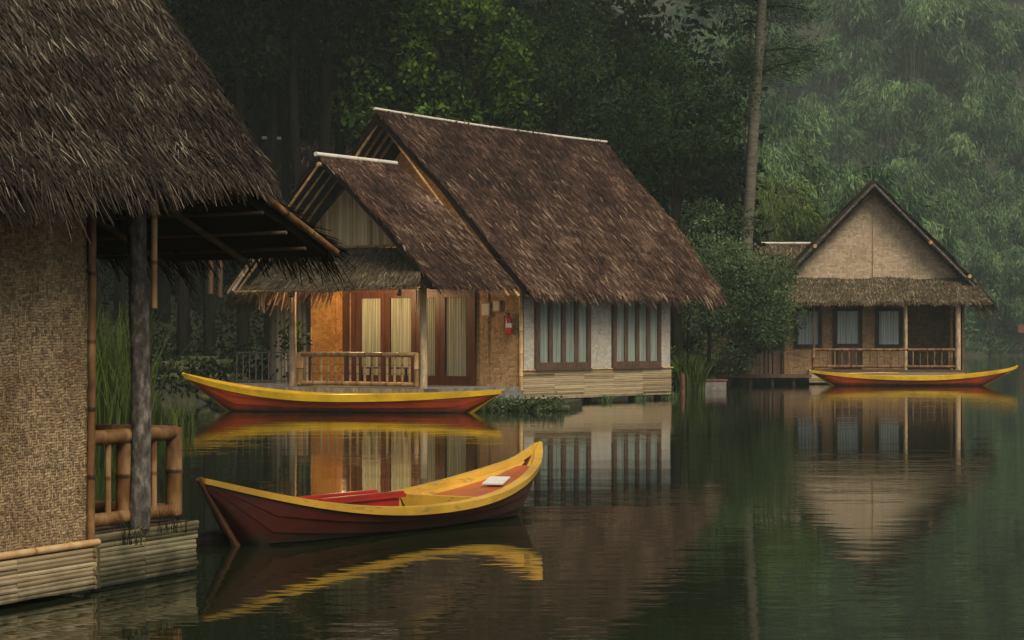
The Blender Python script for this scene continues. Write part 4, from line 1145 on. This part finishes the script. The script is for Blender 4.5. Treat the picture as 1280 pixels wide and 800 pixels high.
# tall ringed trunk with pine crown
px0 = P(933, 0, 74); g = gz(px0[0], 74)
pn = empty('pine_tree', (px0[0], 74, g), 0, 'tall pine with a pale ringed bare trunk rising out of frame', 'tree')
path = [P(930, 440, 74), P(934, 300, 74), P(941, 180, 74), P(949, 60, 74), P(954, -20, 74), P(960, -200, 74)]
pts = np.array(path) - np.array([px0[0], 74, g]); pts[0][2] = -.3
ts = np.linspace(0, 5, 60); pp_ = np.stack([np.interp(ts, range(6), pts[:, k]) for k in range(3)], 1)
MB().path(pp_, [.205 - .0013 * i + (.012 if i % 2 else 0) for i in range(60)], 14).build('trunk', M['bark'], pn, smooth=True, tone=False)
r = np.random.default_rng(9)
for i in range(16):
    zz = r.uniform(10.3, 16.5) - g; tt = (zz - pts[0][2]) / (pts[-1][2] - pts[0][2]); k = int(np.argmin(abs(pp_[:, 2] - zz)))
    s = pp_[k]; th = r.uniform(0, 6.28); L_ = r.uniform(1.2, 2.6)
    e = s + np.array([math.cos(th) * L_, math.sin(th) * L_, r.uniform(-.2, .7)])
    br = MB().path([s, (s + e) / 2 + np.array([0, 0, .12]), e], [.05, .035, .015], 6).build('branch', M['bark_dark'], pn, smooth=True, tone=False)
    n = 900; u = r.beta(2, 1.2, n)[:, None]
    q = s + (e - s) * u + r.normal(0, .34, (n, 3)) * np.array([1, 1, .9])
    v, t = leaves_mesh(q, nrm((e - s)[None].repeat(n, 0)), .26, .09, r, .2, None)
    qq = quads(v, t); raw_mesh('needles', qq[0], qq[1], qq[2], qq[3], M['leaf_pine'], br, qq[4])
s2 = P(930, 0, 76); g2 = gz(s2[0], 76)
tree((s2[0], 76, g2), 12, (.25, 0, 13 - g2), (1.4, 1.2, 1.6), 10, (.4, .8), 300, .2, .2, 'leaf_dark', 108, 'slimmer pale trunk standing just left of the tall ringed pine', trunk_r=.16, bark='bark', limbs=2)

# tall bare trunks of the left forest
ft = empty('forest_tree', (0, 0, 0), 0, 'dark tall trunk in the left forest', 'tree', 'dark trunks of the left forest')
r = np.random.default_rng(12)
H = 16.0
MB().path([(0, 0, -.6), (.05, 0, 4), (-.1, .1, 9), (.1, 0, H)], [.2, .17, .14, .06], 9).build('trunk', M['bark_dark'], ft, smooth=True, tone=False)
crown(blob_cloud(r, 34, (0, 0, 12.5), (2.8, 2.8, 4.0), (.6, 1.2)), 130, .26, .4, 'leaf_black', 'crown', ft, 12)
spots = [(228, 60), (243, 66), (262, 61), (281, 70), (303, 62.5), (322, 72), (338, 64), (356, 68), (372, 63), (389, 74), (405, 64.5), (424, 70), (444, 66), (470, 76), (205, 64), (180, 58), (150, 63), (120, 57), (80, 60), (30, 64)]
for i, (px, d) in enumerate(spots):
    x = P(px, 0, d)[0]
    if i == 0:
        ft.location = (x, d, gz(x, d))
    else:
        dup(ft, (x, d, gz(x, d)), i * 1.7, r.uniform(.85, 1.15), 'dark tall trunk in the left forest')
# deep forest backdrop trees (dark)
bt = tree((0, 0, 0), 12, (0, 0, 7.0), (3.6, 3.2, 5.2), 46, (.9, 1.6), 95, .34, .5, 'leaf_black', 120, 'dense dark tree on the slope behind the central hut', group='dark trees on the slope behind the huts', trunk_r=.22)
k = 0
for d, step in ((80, 62), (90, 75), (101, 80), (114, 90)):
    for px in np.arange(-60 + (d % 3) * 20, 905, step):
        if d == 80 and px > 860: continue
        x = P(px + r.uniform(-12, 12), 0, d)[0]; yy = d + r.uniform(-2, 2); z = gz(x, yy)
        s = r.uniform(.85, 1.25)
        if k == 0: bt.location = (x, yy, z - .5)
        else: dup(bt, (x, yy, z - .5), r.uniform(0, 6.28), s)
        k += 1
# bamboo clumps
def bamboo_clump(seed, mat, label, group, hgt=15, plumes=24, spread=4.2, leaf=.62, asp=.20, per=330):
    root = empty('bamboo_clump', (0, 0, 0), 0, label, 'bamboo', group)
    r = np.random.default_rng(seed); VV, TT = [], []; cm = MB()
    for i in range(plumes):
        th = r.uniform(0, 6.28); hh = hgt * r.uniform(.35, 1.0); out = spread * r.uniform(.3, 1.0) * (.6 + .4 * hh / hgt)
        dx, dy = math.cos(th), math.sin(th)
        ctrl = [np.array([dx * .4, dy * .4, -.5]), np.array([dx * out * .25, dy * out * .25, hh * .55]), np.array([dx * out * .6, dy * out * .6, hh * .92]), np.array([dx * out, dy * out, hh * .93]), np.array([dx * out * 1.25, dy * out * 1.25, hh * .8])]
        ts = np.linspace(0, 4, 13); pth = np.stack([np.interp(ts, range(5), np.array(ctrl)[:, k_]) for k_ in range(3)], 1)
        cm.path(pth, np.linspace(.07, .02, 13), 5)
        pt_t = r.normal(-.04, .2)
        # hanging sprays along the upper culm
        ns = 22
        for j in range(ns):
            u = r.uniform(.42, 1.0); c = np.array([np.interp(u * 4, range(5), np.array(ctrl)[:, k_]) for k_ in range(3)])
            c = c + r.normal(0, .42, 3) * np.array([1, 1, .5])
            n = int(per / ns * 1.6) ; ln = r.uniform(.8, 2.0)
            w_ = r.uniform(0, 1, n)
            pt = c + np.stack([r.normal(0, .30, n), r.normal(0, .30, n), -w_ * ln], 1) + np.array([dx, dy, 0]) * (w_ * .5)[:, None]
            v, t = leaves_mesh(pt, np.array([[dx * .5, dy * .5, -.5]]).repeat(n, 0), leaf, asp, r, .5, pt_t + r.normal(0, .1) + (.5 - w_) * .35, jit=.45)  # tone falls down each spray: shading put into the leaf colour
            VV.append(v); TT.append(t)
    cm.build('culms', M['bark'], root, smooth=True, tone=False)
    q = quads(np.concatenate(VV), np.concatenate(TT))
    raw_mesh('foliage', q[0], q[1], q[2], q[3], M[mat], root, q[4])
    return root
GB = 'hazy bamboo clumps on the far hillside'
b1 = bamboo_clump(201, 'leaf_bamboo', 'hazy drooping bamboo clump on the far hillside', GB)
b2 = bamboo_clump(202, 'leaf_bamboo', 'hazy drooping bamboo clump on the far hillside', GB, hgt=13, plumes=28, spread=5)
b3 = bamboo_clump(203, 'leaf_willow', 'yellow-green feathery bamboo clump behind the tall ringed trunk', 'feathery bamboo clumps behind the ringed trunk', hgt=11, plumes=18, spread=3, leaf=.42, asp=.18, per=380)
first = {0: True, 1: True, 2: True}
def place(kind, px, d, s, lift=0):
    src = (b1, b2, b3)[kind]; x = P(px, 0, d)[0]; z = gz(x, d) - .3 + lift; th = r.uniform(0, 6.28)
    if first[kind]:
        src.location = (x, d, z); src.rotation_euler = (0, 0, th); src.scale = (s,) * 3; first[kind] = False
    else: dup(src, (x, d, z), th, s)
for px, d, s in ((985, 96, .82), (1022, 104, .8), (965, 108, 1.0), (905, 100, .7)): place(2, px, d, s)
for d, lo, hi, st, s in ((122, 945, 1110, 95, .8), (145, 950, 1150, 100, .95), (172, 930, 1190, 100, 1.1),
                         (207, 1180, 1330, 66, .75), (218, 1130, 1340, 80, 1.05), (236, 940, 1350, 85, 1.35), (262, 880, 1370, 90, 1.6)):
    for q, px in enumerate(np.arange(lo, hi, st)):
        place(q % 2, px + r.uniform(-14, 14), d + r.uniform(-4, 4), s * r.uniform(.85, 1.15))
for d, st in ((310, 90), (345, 100)):
    for q, px in enumerate(np.arange(700, 1420, st)): place(q % 2, px, d, 2.0)

# reeds and grasses
for (px, d, n, h, rad, lab, sd_) in ((140, 36.5, 420, 2.4, (.65, .5), 'tall dark green reeds behind the near hut wall', 61), (163, 35, 200, 1.6, (.4, .4), 'reed tuft just left of the grey log post', 62),
                                    (212, 36.5, 90, .85, (.4, .3), 'short reeds by the water right of the log post', 63)):
    x = P(px, 0, d)[0]
    rd = blades(n, (x, d, -.15), rad, h, .035, sd_, .13, 'grass', 'reeds')
    tag(rd, lab, 'reeds', 'reeds on the left bank')
x = P(862, 0, 62.8)[0]
tag(blades(420, (x, 62.8, -.1), (.45, .4), 1.5, .05, 64, .18, 'grass', 'grass_tuft'), 'tall upright green grass at the right corner of the central hut', 'grass tuft')
# weeds on near deck
for i, (px, py, d) in enumerate(((160, 655, 13.2), (215, 640, 13.6))):
    p = P(px, py, d)
    tag(blades(26, tuple(p + np.array([.02, -.1, -.12])), (.10, .03), .26, .004, 70 + i, .5, 'leaf_black', 'weed'), ('dark wispy weed left of the log post foot', 'dark wispy weed growing on the deck edge right of the log post')[i], 'weed')
for i, (px, y) in enumerate(((752, 3.4), (797, 5.0), (833, 6.5))):
    q = lw(.08, y, -.02)
    tag(blades(60, q, (.16, .1), .26, .02, 90 + i, .5, 'leaf_shrub', 'weed'), ('small weed at the waterline under the white wall between the windows', 'small weed under the right window of the white wall', 'small weed at the far right foot of the bamboo skirt')[i], 'weed')
# rubble on the left bank
r = np.random.default_rng(77); kk = 0
for i in range(70):
    px = r.uniform(195, 330); d = r.uniform(50.5, 59); x = P(px, 0, d)[0]
    if shore_dist(x, d) < -.3: continue
    s = r.uniform(.15, .45)
    rock('bank_stone', (x, d, gz(x, d) + .05), (s * 1.5, s, s * .7), M['moss'], 300 + i, 'dark mossy stone lying on the left bank', 'stone', 'mossy stones on the left bank', sub=2)
# undergrowth: stuff
def cover(name, n, xr, yr, cond, size, asp, mat, seed, label, hgt=.5):
    r = np.random.default_rng(seed)
    x = r.uniform(*xr, n); y = r.uniform(*yr, n); d = shore_dist(x, y); k_ = cond(x, y, d)
    x, y = x[k_], y[k_]; z = ground_z(x, y) + hgt * r.uniform(0, 1, len(x)) ** 1.5 * (1 + .8 * lowfreq(np.stack([x, y, 0 * x], 1), .9, seed))
    pt = np.stack([x, y, z], 1)
    v, t = leaves_mesh(pt, np.array([[0, 0, .7]]).repeat(len(pt), 0), size, asp, r, 0, .2 * lowfreq(pt, .6, seed), jit=.8)
    q = quads(v, t); o = raw_mesh(name, q[0], q[1], q[2], q[3], M[mat], None, q[4])
    return tag(o, label, name.replace('_', ' '), kind='stuff')
cover('ground_cover', 60000, (-16, 6), (34, 80), lambda x, y, d: (d > .1) & (d < 16), .16, .5, 'leaf_black', 81, 'low dark leaves covering the shaded bank', .45)
cover('shore_plants', 26000, (4, 20), (60, 92), lambda x, y, d: (d > .1) & (d < 9), .16, .5, 'leaf_dark', 82, 'leafy undergrowth along the shore by the far hut', .8)
cover('bank_grass', 60000, (36, 75), (194, 216), lambda x, y, d: (d > -.2) & (d < 9), .55, .3, 'leaf_shrub', 83, 'pale grassy edge of the far right bank', .8)
cover('bank_undergrowth', 60000, (30, 75), (196, 226), lambda x, y, d: (d > 1.5) & (d < 20), .7, .4, 'leaf_bamboo', 84, 'dark fern undergrowth above the far right bank', 5.0)
# small red marker at the right edge
p = P(1277, 412, 200)
rm = empty('red_sign', tuple(P(1278, 420, 201)), 0, 'small faded red sign at the right edge on the far bank', 'sign')
MB().box((-.4, -.05, .3), (.5, .05, 1.1)).build('board', M['red_brick'], rm, tone=False)
MB().path([(0, .08, -1.5), (0, .08, 1.0)], .06, 6).build('post', M['wood_dark'], rm, tone=False)

# ------------------------------------------------------------------ haze
def haze():
    m = bpy.data.materials.new('haze'); m.use_nodes = True; N = m.node_tree.nodes
    N.remove(N['Principled BSDF'])
    v = N.new('ShaderNodeVolumePrincipled'); v.inputs['Color'].default_value = (.80, .95, .88, 1)
    v.inputs['Density'].default_value = HAZE; v.inputs['Anisotropy'].default_value = .0
    m.node_tree.links.new(v.outputs[0], N['Material Output'].inputs['Volume'])
    o = MB().box((-262, -62, -2.6), (322, 422, 110)).build('haze', m, tone=False)
    tag(o, 'thin pale morning mist over the lake', 'haze', kind='stuff')
HAZE = .00062
haze()
